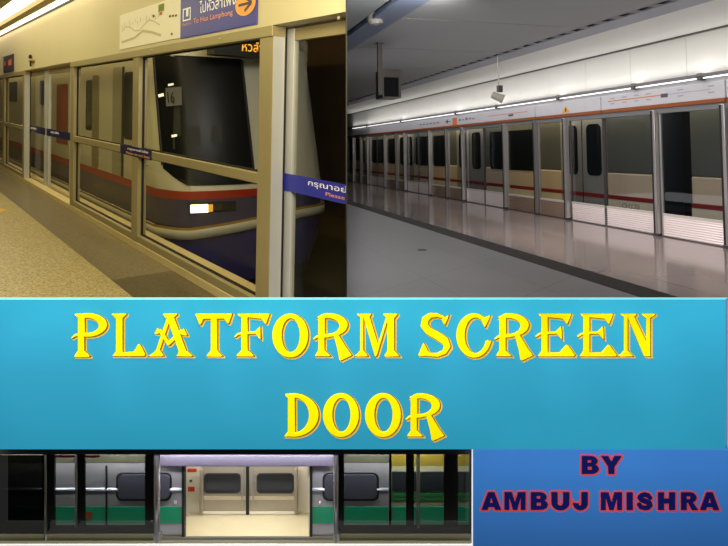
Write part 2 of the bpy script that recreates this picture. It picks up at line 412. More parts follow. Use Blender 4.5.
#======================================================================= STATION ONE (upper left): warm platform with a blue and white train
C0 = 2.457
XA, YA = (0, -1, 0), (0, 0, 1)          # reading direction and up on everything facing the platform
def granite(name, light, dark_, patch):
    m = bpy.data.materials.new(name); m.use_nodes = True; nt = m.node_tree; N = nt.nodes; L = nt.links
    b = N['Principled BSDF']; b.inputs['Roughness'].default_value = .32
    tc = N.new('ShaderNodeTexCoord'); no = N.new('ShaderNodeTexNoise'); no.inputs['Scale'].default_value = 55; no.inputs['Detail'].default_value = 3
    no2 = N.new('ShaderNodeTexNoise'); no2.inputs['Scale'].default_value = 1.1
    L.new(tc.outputs['Object'], no.inputs[0]); L.new(tc.outputs['Object'], no2.inputs[0])
    def mixc(f, a, c):
        x = N.new('ShaderNodeMix'); x.data_type = 'RGBA'
        for k, v in ((6, a), (7, c)):
            if isinstance(v, str): x.inputs[k].default_value = lin(v)
            else: L.new(v, x.inputs[k])
        if f is not None: L.new(f, x.inputs[0])
        return x
    r = N.new('ShaderNodeValToRGB'); r.color_ramp.elements[0].position = .38; r.color_ramp.elements[1].position = .62
    L.new(no.outputs[0], r.inputs[0]); L.new(mixc(r.outputs[0], light, dark_).outputs[2], b.inputs['Base Color'])
    return m
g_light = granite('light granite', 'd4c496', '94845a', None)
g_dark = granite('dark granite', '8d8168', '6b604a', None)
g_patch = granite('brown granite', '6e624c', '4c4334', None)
alu1 = mat('tan aluminium', 'a89c78', .45, .25, var=.05)
silver1 = mat('silver aluminium', 'c6c9d2', .4, .2, var=.05)
gask = mat('black gasket', '141210', .6)
glass1 = glass('platform glass', 'eeede2', .45)
wall1 = mat('cream wall panel', 'd8cfae', .5, var=.03, scale=1.5)
mb = MB(); mb.box(-.6, 1.825, 2, 30, -1.9, -1.8); struct(mb, 'floor', g_light, D1, 'light speckled granite platform floor in the warm station')
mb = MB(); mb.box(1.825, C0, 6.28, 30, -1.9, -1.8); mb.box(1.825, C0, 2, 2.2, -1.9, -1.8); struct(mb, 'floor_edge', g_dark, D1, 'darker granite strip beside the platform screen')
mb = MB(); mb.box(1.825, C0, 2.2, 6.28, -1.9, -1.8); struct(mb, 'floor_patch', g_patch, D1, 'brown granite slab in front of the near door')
kerb = mat('pale kerb stone', 'd9c795', .5)
mb = MB(); mb.box(C0, C0+.35, 4.2, 30, -1.9, -1.715, .01); struct(mb, 'kerb', kerb, D1, 'pale kerb under the platform screen')
mb = MB(); mb.box(C0+.02, C0+.35, 2., 4.2, -1.9, -1.78); struct(mb, 'trim_1', alu1, D1, 'door threshold')
mb = MB(); mb.box(C0, C0+.3, 2, 30, .65, 1.645); struct(mb, 'wall_upper', wall1, D1, 'cream wall panels above the platform screen')
mb = MB(); mb.box(C0-.02, C0+.3, 2, 30, 1.645, 1.68); struct(mb, 'trim_2', gask, D1, 'dark shadow gap between wall and ceiling')
ceil1 = mat('tan ceiling', 'b8a878', .6)
mb = MB(); mb.box(-.8, C0+.3, 2, 30, 1.75, 1.8); mb.box(-.8, 1.72, 2, 30, 1.66, 1.75); mb.box(2.04, 2.19, 2, 30, 1.60, 1.75); struct(mb, 'ceiling', ceil1, D1)
lamp1 = mat('warm fluorescent diffuser', 'fff3d2', .5, emit=3.2, var=.01, emitcol='fff0cc')
frame1 = mat('olive light frame', '8a7c4c', .5)
for k, (a0, a1) in enumerate([(9.4, 11.8), (11.8, 14.2), (14.2, 16.6), (16.6, 19.), (19., 21.4)]):
    nm = ['nearest in view at the top left', 'second in the row at the top left', 'third in the row at the top left', 'fourth in the row at the top left', 'farthest in the row at the top left'][k]
    t = thing('ceiling_light', 'bright rectangular fluorescent ceiling light, '+nm, 'light', D1, (1.88, (a0+a1)/2, 1.66), 'ceiling lights in the warm station')
    mb = MB(); mb.box(1.73, 2.03, a0, a1, 1.70, 1.74); f = build(mb, 'frame', frame1, D1, t)
    mb = MB(); mb.box(1.75, 2.01, a0+.03, a1-.03, 1.665, 1.70); build(mb, 'diffuser', lamp1, D1, t)
t = thing('cove_light', 'long bright cove light running where the cream wall meets the ceiling', 'light', D1, (2.3, 12, 1.66))
mb = MB(); mb.box(2.21, 2.42, 4, 29, 1.70, 1.74); build(mb, 'housing', frame1, D1, t)
mb = MB(); mb.box(2.22, 2.41, 4, 29, 1.66, 1.70); build(mb, 'diffuser', lamp1, D1, t)
area('warm_platform_light', D1, (.9, 8, 1.55), (.25, 0, -1), 1.6, 16, 205, 'ffefa8')
area('warm_near_fill', D1, (1.2, 2.0, .9), (.35, 1, -.25), 1.2, 1.2, 75, 'ffeec4')  # unseen fill added for the faces turned towards the camera

def screen(label, a0, a1, posts, mids=True):
    t = thing('platform_screen', label, 'platform screen', D1, (C0, (a0+a1)/2, -1.715), 'fixed screens of the warm station')
    for p0, p1 in posts:
        mb = MB(); mb.box(C0, C0+.11, p0, p1, -1.715, .565, .006); build(mb, 'post', alu1, D1, t)
    mb = MB(); mb.box(C0-.012, C0+.12, a0, a1, .56, .648, .006); build(mb, 'header_rail', alu1, D1, t)
    mb = MB(); mb.box(C0+.004, C0+.10, a0+.01, a1-.01, -1.714, -1.63, .006); build(mb, 'bottom_rail', alu1, D1, t)
    for i in range(len(posts)-1):
        q0, q1 = posts[i][1], posts[i+1][0]
        mb = MB(); mb.box(C0+.004, C0+.10, q0, q1, -.655, -.565, .006); build(mb, 'mid_rail', alu1, D1, t)
        for z0, z1 in ((-1.63, -.655), (-.565, .56)):
            mb = MB(); x = C0+.06; mb.face([(x, q0, z0), (x, q1, z0), (x, q1, z1), (x, q0, z1)]); g = build(mb, 'glass_pane', glass1, D1, t)
            mb = MB(); w = .016
            for b in ((q0, q0+w, z0, z1), (q1-w, q1, z0, z1), (q0, q1, z0, z0+w), (q0, q1, z1-w, z1)): mb.box(x-.012, x+.012, *b)
            if g: build(mb, 'gasket', gask, D1, g)
    return t
s1 = screen('tan framed fixed glass screen with a mid rail in front of the train nose', 4.23, 10.8, [(4.23, 4.45), (7.44, 7.66), (10.6, 10.8)])
s2 = screen('tan framed fixed glass screen beyond the far doors at the left edge', 14.9, 21.6, [(14.9, 15.1), (17.64, 17.9), (21.3, 21.6)])
for s_, a_ in ((s1, 4.228), (s2, 14.898)):    # the bright metal end of each screen
    mb = MB(); mb.box(C0+.002, C0+.108, a_-.004, a_, -1.713, .56); build(mb, 'end_plate', silver1, D1, s_)
# warning sticker on the mid rail
navy1 = mat('dark navy sign', '1b1c4a', .4, emit=.05); ink = mat('pale ink', 'e8e6dc', .5, emit=.25); ink_r = mat('orange ink', 'e89a6a', .5, emit=.2)
blue1 = mat('royal blue sign', '2b2f8f', .4, emit=.22, var=.03)
c_, aL, nL = D1.onx(120.5, 150, C0-.004); c_, aR, nR = D1.onx(151, 150, C0-.004)
mb = MB(); mb.box(C0-.006, C0+.004, aR, aL, -.665, -.545); st = build(mb, 'warning_sticker', navy1, D1, s1)
mb = MB(); text(mb, 'กรุณาอย่าพิง', (C0-.008, aL-.3, -.605), XA, YA, .045, .75); build(mb, 'lettering', ink, D1, st)
mb = MB(); text(mb, 'Please do not lean', (C0-.008, aL-.25, -.65), XA, YA, .03, .85); build(mb, 'lettering', ink_r, D1, st)

def leaf(label, a0, a1, strip, big=False):
    t = thing('platform_door', label, 'platform door', D1, (C0+.22, (a0+a1)/2, -1.77), 'sliding door leaves of the warm station')
    x0, x1 = C0+.14, C0+.19; sw = .16
    for q0, q1 in ((a0, a0+sw), (a1-sw, a1)):
        mb = MB(); mb.box(x0, x1, q0, q1, -1.77, .63, .006); build(mb, 'stile', silver1, D1, t)
    mb = MB(); mb.box(x0+.003, x1-.003, a0+sw, a1-sw, .53, .628, .004); build(mb, 'top_rail', alu1, D1, t)
    mb = MB(); mb.box(x0+.003, x1-.003, a0+sw, a1-sw, -1.768, -1.68, .004); build(mb, 'bottom_rail', alu1, D1, t)
    x = C0+.165
    mb = MB(); mb.face([(x, a0+sw, -1.68), (x, a1-sw, -1.68), (x, a1-sw, .53), (x, a0+sw, .53)]); build(mb, 'glass_pane', glass1, D1, t)
    mb = MB(); mb.box(x0-.008, x0+.002, a0+.02, a1-.02, -.69, -.55); s = build(mb, 'warning_strip', strip, D1, t)
    if s is None: return t
    mb = MB(); text(mb, 'กรุณาอย่ายืนพิงประตู' if big else 'อย่าพิง', (x0-.011, a1-.42 if big else a1-.4, -.622), XA, YA, .062 if big else .05, 1.2 if big else .7, bold=.004); build(mb, 'lettering', ink, D1, s)
    if big:
        mb = MB(); text(mb, 'Please be patient', (x0-.011, a1-.66, -.668), XA, YA, .036, .66); build(mb, 'lettering', ink_r, D1, s)
    return t
leaf('near glass door leaf with a bright blue warning strip, right of the silver post', 2.6, 4.30, blue1, True)
leaf('far glass door leaf beside the pale post, with a dark warning strip', 13.42, 15.4, navy1)
leaf('far glass door leaf next to the fixed screen, with a dark warning strip', 11.3, 13.32, navy1)
# black strip stands in for the dark gap beside the near end post
mb = MB(); mb.box(C0+.11, C0+.138, 4.24, 4.4, -1.77, .64); mb.box(C0+.11, C0+.138, 14.95, 15.1, -1.77, .64); struct(mb, 'trim_3', gask, D1, 'black strip filling the dark gap behind the end posts')
# boards on the cream wall
paper = mat('off-white map paper', 'f6f1e2', .6, emit=.06, var=.03); grey_l = mat('faint grey line', 'd2c9b0', .6); grey_d = mat('dark map ink', '5c5646', .6); green = mat('green map mark', '7d8f2a', .6); redm = mat('orange red map mark', 'd0562c', .6)
t = thing('map_sign', 'off-white route map board with faint grey lines above the glass screen', 'map', D1, (C0-.01, 7.15, .69))
a0, a1 = D1.onx(181.5, 20, C0)[1], D1.onx(120.5, 30, C0)[1]
mb = MB(); mb.box(C0-.012, C0, a0, a1, .69, 1.135, .004); build(mb, 'board', paper, D1, t)
mb = MB(); x = C0-.014; random.seed(9)
def ln(mb, p, q, w, x): 
    d = Vector((0, q[0]-p[0], q[1]-p[1])).normalized(); nn = Vector((0, -d.z, d.y))*w/2; P, Q = Vector((x, *p)), Vector((x, *q))
    mb.face([tuple(P+nn), tuple(Q+nn), tuple(Q-nn), tuple(P-nn)])
y_ = a1-.12
pts = [(a1-.1-.17*i, .92+.05*math.sin(i*1.3)) for i in range(9)]
for i in range(8): ln(mb, pts[i], pts[i+1], .012, x)
pts2 = [(a1-.1, .78), (a1-.6, .80), (a1-.9, .86), (a1-1.2, .82), (a1-1.5, .76)]
for i in range(4): ln(mb, pts2[i], pts2[i+1], .03, x)
for i in range(14): ln(mb, (a1-.12-.1*i, .95+.02*(i % 3)), (a1-.12-.1*i, 1.0+.03*(i % 2)), .018, x)
build(mb, 'map_lines', grey_l, D1, t)
def dab(px0, py0, px1, py1, x):
    p, q = D1.onx(px0, py0, x), D1.onx(px1, py1, x); return (x-.001, x, min(p[1], q[1]), max(p[1], q[1]), min(p[2], q[2]), max(p[2], q[2]))
mb = MB(); mb.box(*dab(158.5, 5, 164, 10.5, x)); build(mb, 'green_mark', green, D1, t)
mb = MB(); mb.box(*dab(159.5, 12.5, 162, 14.5, x)); build(mb, 'red_mark', redm, D1, t)
for q in [(169, 15.5, 171, 17), (172, 15.1, 174, 16.6), (175, 14.7, 177, 16.2), (171, 33, 172.5, 35), (153, 15, 154.5, 17)]:
    mb = MB(); mb.box(*dab(*q, x)); build(mb, 'ink_mark', grey_d, D1, t)
t = thing('direction_sign', 'royal blue direction sign with an orange arrow disc, reading To Hua Lamphong', 'sign', D1, (C0-.01, 5.3, .675))
e0 = D1.onx(258, 20, C0)[1]
mb = MB(); mb.box(C0-.014, C0, e0, a0-.004, .68, 1.135, .004); build(mb, 'board', blue1, D1, t)
x = C0-.016; orange = mat('orange sign disc', 'f0a04a', .5, emit=.25)
p = D1.onx(245.5, 4, x)
mb = MB(); mb.face([(x-.003, p[1]+.185*math.cos(k*math.pi/16), p[2]+.1*math.sin(k*math.pi/16)) for k in range(32)]); build(mb, 'arrow_disc', orange, D1, t)
mb = MB(); y, z = p[1], p[2]
mb.box(x-.005, x-.004, y-.10, y+.12, z-.012, z+.012)
ln(mb, (y-.12, z), (y+.01, z+.06), .026, x-.0045); ln(mb, (y-.12, z), (y+.01, z-.06), .026, x-.0055); build(mb, 'arrow', navy1, D1, t)
pb = D1.onx(199.5, 13.6, x)
mb = MB(); text(mb, 'ไปหัวลำโพง', (x-.001, pb[1], pb[2]+.0), XA, YA, .12, .78, bold=.012); build(mb, 'lettering', ink, D1, t)
pb = D1.onx(193.5, 24.3, x)
mb = MB(); text(mb, 'To Hua Lamphong', (x-.001, pb[1], pb[2]-.01), XA, YA, .066, .86, bold=.008); build(mb, 'lettering', ink_r, D1, t)
p, q = D1.onx(182.8, 21, x), D1.onx(190.8, 7.5, x)
mb = MB(); mb.box(x-.001, x, q[1], p[1], p[2]-.007, p[2]+.007); mb.box(x-.001, x, q[1], p[1], q[2]-.007, q[2]+.007); mb.box(x-.001, x, q[1], q[1]+.02, p[2], q[2]); mb.box(x-.001, x, p[1]-.02, p[1], p[2], q[2])
text(mb, '1', (x-.001, p[1]-.085, p[2]+.035), XA, YA, .085, .06); build(mb, 'number_box', ink, D1, t)
mb = MB(); text(mb, 'Platform', (x-.001, p[1], p[2]-.055), XA, YA, .03, .22); build(mb, 'lettering', ink_r, D1, t)
t = thing('platform_sign', 'small square dark blue sign with orange marks on the far cream wall', 'sign', D1, (C0-.01, 17, .68))
mb = MB(); mb.box(C0-.03, C0, 16.2, 17.6, .68, 1.09, .01); build(mb, 'board', mat('dull blue sign', '3b3050', .5), D1, t)
mb = MB(); mb.box(C0-.034, C0-.03, 16.35, 16.8, .83, .97); text(mb, '1', (C0-.034, 17.4, .85), XA, YA, .1, .2); build(mb, 'orange_marks', mat('dull orange', 'd07038', .5, emit=.1), D1, t)
t = thing('wall_sensor', 'tiny black sensor on a brass bracket above the pale far post', 'sensor', D1, (C0-.02, 13.96, .68))
mb = MB(); mb.box(C0-.06, C0, 13.75, 14.1, .80, .83, .005); build(mb, 'bracket', mat('brass', 'c09a3a', .4, .6), D1, t)
mb = MB(); mb.lathe((C0-.05, 13.96, .86), (0, 0, 1), [(0, .005), (0, .03), (.05, .035), (.08, .02), (.08, 0)], 12); mb.box(C0-.06, C0-.03, 13.93, 13.98, .70, .8); build(mb, 'sensor_head', gask, D1, t)
# small studs under the header
stud = mat('steel stud', 'cfc9b8', .3, .7)
for px, py, w in [(220, 33, 'over the wide pane'), (152, 46, 'over the route map edge'), (339, 16.5, 'over the near door')]:
    p = D1.onx(px, py, C0-.012)
    mb = MB(); mb.lathe((C0-.012, p[1], .61), (-1, 0, 0), [(0, .014), (.008, .012), (.012, 0)], 10); o = build(mb, 'header_stud', stud, D1, base=(C0-.012, p[1], .6))
    if o: props(o, 'small steel stud on the header rail '+w, 'stud', 'studs on the header rail')
# yellow floor arrows (their reflections show in the glass)
ylw = mat('yellow floor paint', 'e8c21a', .5)
for k, (c, a) in enumerate([(1.5, 11.2), (1.47, 12.35), (1.45, 13.5), (1.45, 14.65), (1.45, 15.8)]):
    mb = MB(); z = -1.797
    for s_ in (1, -1): mb.face([(c+.12, a, z), (c+.12+.0, a+.13, z), (c-.22, a+s_*.32+.13, z), (c-.22, a+s_*.32, z)])
    mb.face([(c+.1, a+.02, z+.001), (c+.1, a+.11, z+.001), (c-.3, a+.11, z+.001), (c-.3, a+.02, z+.001)])
    o = build(mb, 'floor_arrow', ylw, D1, base=(c, a, z))
    if o: props(o, 'yellow arrow painted on the granite floor, '+['cut by the left edge of the view', 'next beyond the visible one', 'third along the row', 'fourth along the row', 'farthest along the row'][k], 'floor marking', 'yellow arrows on the granite floor')

# tunnel around the train
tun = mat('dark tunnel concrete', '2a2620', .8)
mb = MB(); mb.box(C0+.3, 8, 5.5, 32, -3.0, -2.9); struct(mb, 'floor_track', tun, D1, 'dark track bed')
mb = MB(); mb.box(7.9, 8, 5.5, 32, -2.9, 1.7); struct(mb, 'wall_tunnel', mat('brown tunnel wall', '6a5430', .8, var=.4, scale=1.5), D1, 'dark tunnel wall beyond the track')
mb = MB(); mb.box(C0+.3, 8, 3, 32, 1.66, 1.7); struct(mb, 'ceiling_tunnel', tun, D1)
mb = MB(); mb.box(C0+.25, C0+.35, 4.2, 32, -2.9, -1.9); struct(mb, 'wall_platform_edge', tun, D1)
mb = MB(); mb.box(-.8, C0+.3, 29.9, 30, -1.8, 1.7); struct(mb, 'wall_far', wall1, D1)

# train: nose plan, lofted by height
def planA(c):   # front outline a(c) at belt height
    h = 4.4-c if c < 4.4 else (c-4.4)*1.24/1.62; return 8.03+.07*(h/.6)**2 if h < .9 else 8.1875+.55*((h-.9)/.34)**2.2
def off(n): return max(0, (n+1.25))/2.2*.58
def plan(n, out=0, lift=0):
    cs = [3.16, 3.175, 3.2, 3.25, 3.34, 3.48, 3.7, 4.0, 4.4]; cs += [4.4+(4.4-c)*1.62/1.24 for c in cs[-2::-1]]
    P = [(3.16-out, 28), (3.16-out, 14), (3.16-out, 9.5+off(n))]
    P += [(c+(c-4.4)*out/1.24, planA(c)+off(n)-out) for c in cs]
    P += [(6.02+out, 9.5+off(n)), (6.02+out, 14), (6.02+out, 28)]
    return [(x, y, n+lift*max(0, min(1.6, x-3.5))) for x, y in P]
cream = mat('cream train paint', 'cfccb8', .4, var=.03); roofm = mat('pale grey roof', 'a9aeb0', .5)
tr = thing('metro_train', 'blue and white metro train with a lit headlight behind the glass screen', 'train', D1, (4.4, 9, -2.8))
def strip(name, m, rows, parent=tr, smooth=True):
    mb = MB(); mb.grid(rows); return build(mb, name, m, D1, parent, smooth=smooth)
strip('body', cream, [plan(-1.25), plan(-.7), plan(-.1), plan(.5), plan(.95)])
mb = MB(); P = plan(.95); R_ = [(4.4+(x-4.4)*.8, y+.3, 1.2) for x, y, z in P]; mb.grid([P, R_]); mb.face(R_); build(mb, 'roof', roofm, D1, tr, smooth=False)
strip('red_stripe', mat('red stripe paint', 'a8331c', .4), [plan(-1.37, .006), plan(-1.25, .006)])
bandm = mat('slate blue paint', '4a4866', .4)
strip('blue_band', bandm, [plan(-1.76), plan(-1.37)])
strip('yellow_line', mat('ochre line', 'b08c3c', .5), [plan(-1.80, .05, .1), plan(-1.76, .05, .1)])
strip('bumper', cream, [plan(-1.95, .0, .1), plan(-1.93, .05, .1), plan(-1.80, .05, .1), plan(-1.78, .0, .1)])
strip('skirt', mat('deep blue paint', '33337a', .45), [plan(-2.75, -.12, .1), plan(-2.3, -.02, .1), plan(-1.94, 0, .1)])
mb = MB(); mb.face([(x, y, -2.74) for x, y, z in plan(-2.75, -.12)]); build(mb, 'underframe', gask, D1, tr)
def front(c, n, o=.0): return (c, planA(c)+off(n)-o, n)
def fpx(px, py, o=.0):   # point of the nose surface seen at a pixel of the photograph
    a = 8.3
    for _ in range(12):
        p = D1.ony(px, py, a); a = planA(min(5.95, max(3.17, p[0])))+off(p[2])-o
    return D1.ony(px, py, a)
wind = glass('dark windscreen', '2c2c28', 1.3, .03)
dark_in = mat('dark cab', '14140f', .5, var=.3, scale=3)
def nbot(c): return -1.17+.22*max(0, min(1, 1-(c-3.22)/.25))**2
cs = [3.215, 3.23, 3.25, 3.29, 3.34, 3.42]+[3.5+.09*i for i in range(10)]+[4.39]
rows = [[front(c, nbot(c)+(.70-nbot(c))*j/10, .012) for c in cs] for j in range(11)]
ws = strip('windscreen', mat('black windscreen', '11120f', .35, spec=.2, var=.3, scale=4), rows)
edge = mat('olive seal', '57543c', .6)
mb = MB(); mb.tube([front(3.213, nbot(3.21)+.05+(.66-nbot(3.21))*j/10, .012) for j in range(11)], .02, 6); mb.tube([front(c, .71, .012) for c in cs], .012, 6); mb.tube([front(4.40, -1.1+1.8*j/8, .014) for j in range(9)], .022, 6)
build(mb, 'windscreen_seal', gask, D1, ws)
def quadpx(mb, pxs, o): mb.face([fpx(x, y, o) for x, y in pxs])
gp = mat('grey number plate', '6a6b66', .5, emit=.03)
mb = MB(); quadpx(mb, [(165.5, 88), (181.5, 86.5), (182, 105), (166, 106.5)], .075); np_ = build(mb, 'number_plate', gp, D1, tr)
a_, b_ = fpx(168, 103, .09), fpx(179.5, 92, .09)
mb = MB(); text(mb, '16', (a_[0], a_[1], a_[2]), (b_[0]-a_[0], b_[1]-a_[1]-.1, 0) if False else Vector((b_[0]-a_[0], b_[1]-a_[1]-.12, 0)).normalized(), (0, .25, 1), b_[2]-a_[2], b_[0]-a_[0], bold=.01); build(mb, 'number', mat('black digits', '17170f', .5), D1, np_)
sp = mat('white lamp reflection', 'f4efdc', .4, emit=.8)
for q in [[(168, 84), (173.5, 83), (173.5, 85.2), (168, 86.2)], [(158, 94.5), (163.5, 93), (164, 96), (158.5, 97.5)], [(171.5, 135), (177, 134), (177, 136.5), (171.5, 137.5)]]:
    mb = MB(); quadpx(mb, q, .03); build(mb, 'painted_reflection', sp, D1, tr)  # glowing quads paint lamp reflections on the windscreen
mb = MB(); quadpx(mb, [(189, 127), (221, 125), (222, 143), (190, 146)], .02); build(mb, 'dash_panel', mat('black dash panel', '080807', .6), D1, tr)
mb = MB(); quadpx(mb, [(173, 137), (187, 136), (188, 150), (173, 149)], .018); quadpx(mb, [(174, 106), (180, 106), (181, 136), (173, 137)], .016); build(mb, 'wiper_pillar', mat('dim olive trim', '2b2a20', .6), D1, tr)
# headlight
hl = mat('lit headlamp', 'fff2cc', .3, emit=7, emitcol='ffe2a0'); chrome = mat('chrome reflector', '8a8070', .2, .8)
mb = MB(); quadpx(mb, [(188.5, 202.5), (236, 201), (236, 210.5), (189.5, 214.5)], .02); hh = build(mb, 'headlight', gask, D1, tr)
mb = MB(); quadpx(mb, [(190.5, 205), (208, 204.3), (208, 212.3), (190.5, 213)], .03); build(mb, 'lamp', hl, D1, hh)
mb = MB(); quadpx(mb, [(208.3, 204.5), (213, 204.2), (213, 211.5), (208.3, 212.3)], .03); build(mb, 'side_lamp', mat('dim amber lamp', 'e0a040', .3, emit=.9), D1, hh)
mb = MB(); quadpx(mb, [(214, 204), (223, 203.5), (223, 210.5), (214, 211)], .028); build(mb, 'reflector', chrome, D1, hh)
# destination display above the nose
ds = thing('destination_display', 'dark hanging display box with orange dot lettering above the train nose', 'display', D1, (4.2, 8.2, .8))
pa, pb2 = D1.ony(214, 54.5, 8.0), D1.ony(262, 40, 8.0)
mb = MB(); mb.box(pa[0], pb2[0]+.5, 8.0, 8.25, pa[2], 1.2, .01); build(mb, 'housing', gask, D1, ds)
amb = mat('orange dot display', 'ffae3a', .4, emit=.95)
pc, pd = D1.ony(242, 51, 7.99), D1.ony(262, 42, 7.99)
mb = MB(); text(mb, 'หัวลำโพง', (pc[0], 7.99, pc[2]), (1, 0, 0), (0, 0, 1), pd[2]-pc[2], .62, bold=.01); build(mb, 'lettering', amb, D1, ds)
# side of the train: windows and door leaves
sd = 3.16
def sidepatch(name, m, px0, px1, n0, n1, out=.008, parent=tr):
    a0 = D1.onx(px0, 120, sd)[1]; a1 = D1.onx(px1, 120, sd)[1]
    mb = MB(); mb.rrect((a0+a1)/2, (n0+n1)/2, abs(a0-a1), n1-n0, min(.06, abs(a0-a1)*.2), sd-out, sd+.01, ax=0); return build(mb, name, m, D1, parent)
win1 = mat('olive side window', '4a4630', .15, spec=.4); adb = mat('blue poster film', '3c4a6a', .5); org = mat('orange lit window', '9a5424', .5, emit=.12, var=.2, scale=1)
sidepatch('side_window', win1, 86, 92, -.55, .42)
sidepatch('cab_side_door', mat('grey cab door', 'a8a68f', .4), 113, 122, -1.24, .6, .012)
sidepatch('side_window', win1, 124.5, 133, -.6, .5)
sidepatch('cab_door_edge', mat('dark seam', '3a382c', .6), 122, 124, -1.24, .6)
sidepatch('train_door', mat('orange brown door', '8a5028', .5, emit=.06, var=.25, scale=2), 57, 68, -.95, .38, .012)
sidepatch('side_window', adb, 40, 47, -.1, .5, .012)
sidepatch('side_window', adb, 5, 17, -.05, .55, .012)
sidepatch('train_door', mat('tan train door', '8e8664', .4), 92.5, 99, -1.24, .5, .01)
# train grab handle by the cab
p = D1.onx(144.5, 165, sd-.05)
mb = MB(); mb.tube([(sd, p[1], -.95), (sd-.06, p[1], -.93), (sd-.06, p[1], -.72), (sd, p[1], -.70)], .015, 8); build(mb, 'grab_handle', mat('bright steel', 'e0ded4', .2, .8), D1, tr)
area('tunnel_front_fill', D1, (4.3, 4.9, 1.3), (0, 1, -.42), 2.0, .5, 170, 'f6f4f2')  # unseen fill lamp added to brighten the train nose
area('tunnel_side_fill', D1, (2.95, 14, 1.5), (.3, 0, -1), .25, 18, 110, 'ffe6b0')  # unseen fill lamp added to brighten the train side

#======================================================================= STATION TWO (upper right): cool grey hall with a long line of screen doors
C2 = 7.88; FZ = -1.55; CZ = 1.834
def tiles(name, base, seam, ustep, vstep, rough, skew=.641, tint=None):
    m = bpy.data.materials.new(name); m.use_nodes = True; nt = m.node_tree; N = nt.nodes; L = nt.links
    b = N['Principled BSDF']; b.inputs['Roughness'].default_value = rough
    tc = N.new('ShaderNodeTexCoord'); sx = N.new('ShaderNodeSeparateXYZ'); L.new(tc.outputs['Object'], sx.inputs[0])
    def mth(op, a, c):
        n = N.new('ShaderNodeMath'); n.operation = op
        for k, v in ((0, a), (1, c)):
            if isinstance(v, (int, float)): n.inputs[k].default_value = v
            else: L.new(v, n.inputs[k])
        return n.outputs[0]
    u = mth('FRACT', mth('DIVIDE', mth('SUBTRACT', sx.outputs[1], mth('MULTIPLY', sx.outputs[0], skew)), ustep), 0)
    v = mth('FRACT', mth('DIVIDE', sx.outputs[0], vstep), 0)
    ln_ = mth('MAXIMUM', mth('LESS_THAN', u, .014/ustep), mth('LESS_THAN', v, .010/vstep))
    no = N.new('ShaderNodeTexNoise'); no.inputs['Scale'].default_value = 1.3; L.new(tc.outputs['Object'], no.inputs[0])
    mx = N.new('ShaderNodeMix'); mx.data_type = 'RGBA'; c = lin(base); L.new(no.outputs[0], mx.inputs[0])
    mx.inputs[6].default_value = tuple(x*.85 for x in c[:3])+(1,); mx.inputs[7].default_value = tuple(x*1.15 for x in c[:3])+(1,)
    m2 = N.new('ShaderNodeMix'); m2.data_type = 'RGBA'; L.new(ln_, m2.inputs[0]); L.new(mx.outputs[2], m2.inputs[6]); m2.inputs[7].default_value = lin(seam)
    L.new(m2.outputs[2], b.inputs['Base Color'])
    return m
f_in = tiles('dark grey floor tile', '66666a', '3f3f42', 1.6, 1.05, .3)
f_out = tiles('warm grey floor tile', '7c7472', '4c4442', 2.35, 1.2, .11)
mb = MB(); mb.box(-1, 4.49, 3, 34, FZ-.1, FZ); struct(mb, 'floor_hall', f_in, D2, 'dark grey tiled floor of the cool station')
mb = MB(); mb.box(4.86, C2+.2, 3, 34, FZ-.1, FZ); struct(mb, 'floor_doors', f_out, D2, 'warm grey tiled floor beside the screen doors')
mb = MB(); mb.box(4.49, 4.86, 3, 34, FZ-.1, FZ+.001); struct(mb, 'trim_4', mat('black drain strip', '141211', .6, spec=.15), D2, 'black strip set into the floor')
p = D2.onz(422, 250, FZ)
mb = MB(); mb.lathe((p[0], p[1], FZ), (0, 0, 1), [(0, .075), (.006, .07), (.008, 0)], 20); o = build(mb, 'floor_hatch', mat('black iron', '18181a', .5), D2)
props(o, 'small round dark metal cap set in the grey floor', 'floor cap')
# ceiling
cgrey = mat('grey ceiling panel', '8d8d8d', .7, var=.03); cblue = mat('blue grey strip', '5a6478', .5); cream2 = mat('cream ceiling', 'd6d5cf', .6, var=.03)
blk = mat('matt black', '0b0b0c', .8)
mb = MB(); y = 3.0
while y < 33: mb.box(2.87, 5.79, y, y+2.38, CZ, CZ+.05); y += 2.4
struct(mb, 'ceiling_main', cgrey, D2)
mb = MB(); mb.box(-1, 2.385, 3, 34, CZ, CZ+.05); struct(mb, 'ceiling_left', mat('dim grey ceiling', '6c6f70', .7), D2)
mb = MB(); mb.box(-1, C2+.4, 3, 34, CZ+.3, CZ+.34); struct(mb, 'ceiling_void', blk, D2)
mb = MB(); mb.box(2.49, 2.87, 3, 34, CZ-.006, CZ+.06); struct(mb, 'trim_5', cblue, D2, 'blue grey metal strip across the ceiling')
mb = MB(); mb.box(5.93, 6.36, 3, 34, CZ-.006, CZ+.06, .004); struct(mb, 'trim_6', mat('pale blue grey strip', '8a8c96', .5), D2, 'pale metal strip by the ceiling vent')
mb = MB(); mb.box(6.36, C2+.1, 3, 34, CZ, CZ+.05); struct(mb, 'ceiling_cove', cream2, D2)
t = thing('ceiling_vent', 'long slotted black air vent running along the grey ceiling', 'air vent', D2, (5.86, 15, CZ))
mb = MB(); mb.box(5.79, 5.93, 3, 33, CZ+.02, CZ+.05); build(mb, 'slot_backing', blk, D2, t)
mb = MB(); ys = [3+.18*i for i in range(168)]; xs = [5.775, 5.79, 5.93, 5.94]
vs = [[mb.bm.verts.new((x, y, CZ-.002)) for x in xs] for y in ys]
for i in range(len(ys)-1):
    for k in range(3):
        if k == 1 and i % 2: continue
        mb.bm.faces.new([vs[i][k], vs[i][k+1], vs[i+1][k+1], vs[i+1][k]])
build(mb, 'grille', mat('vent grey', '77777c', .6), D2, t)
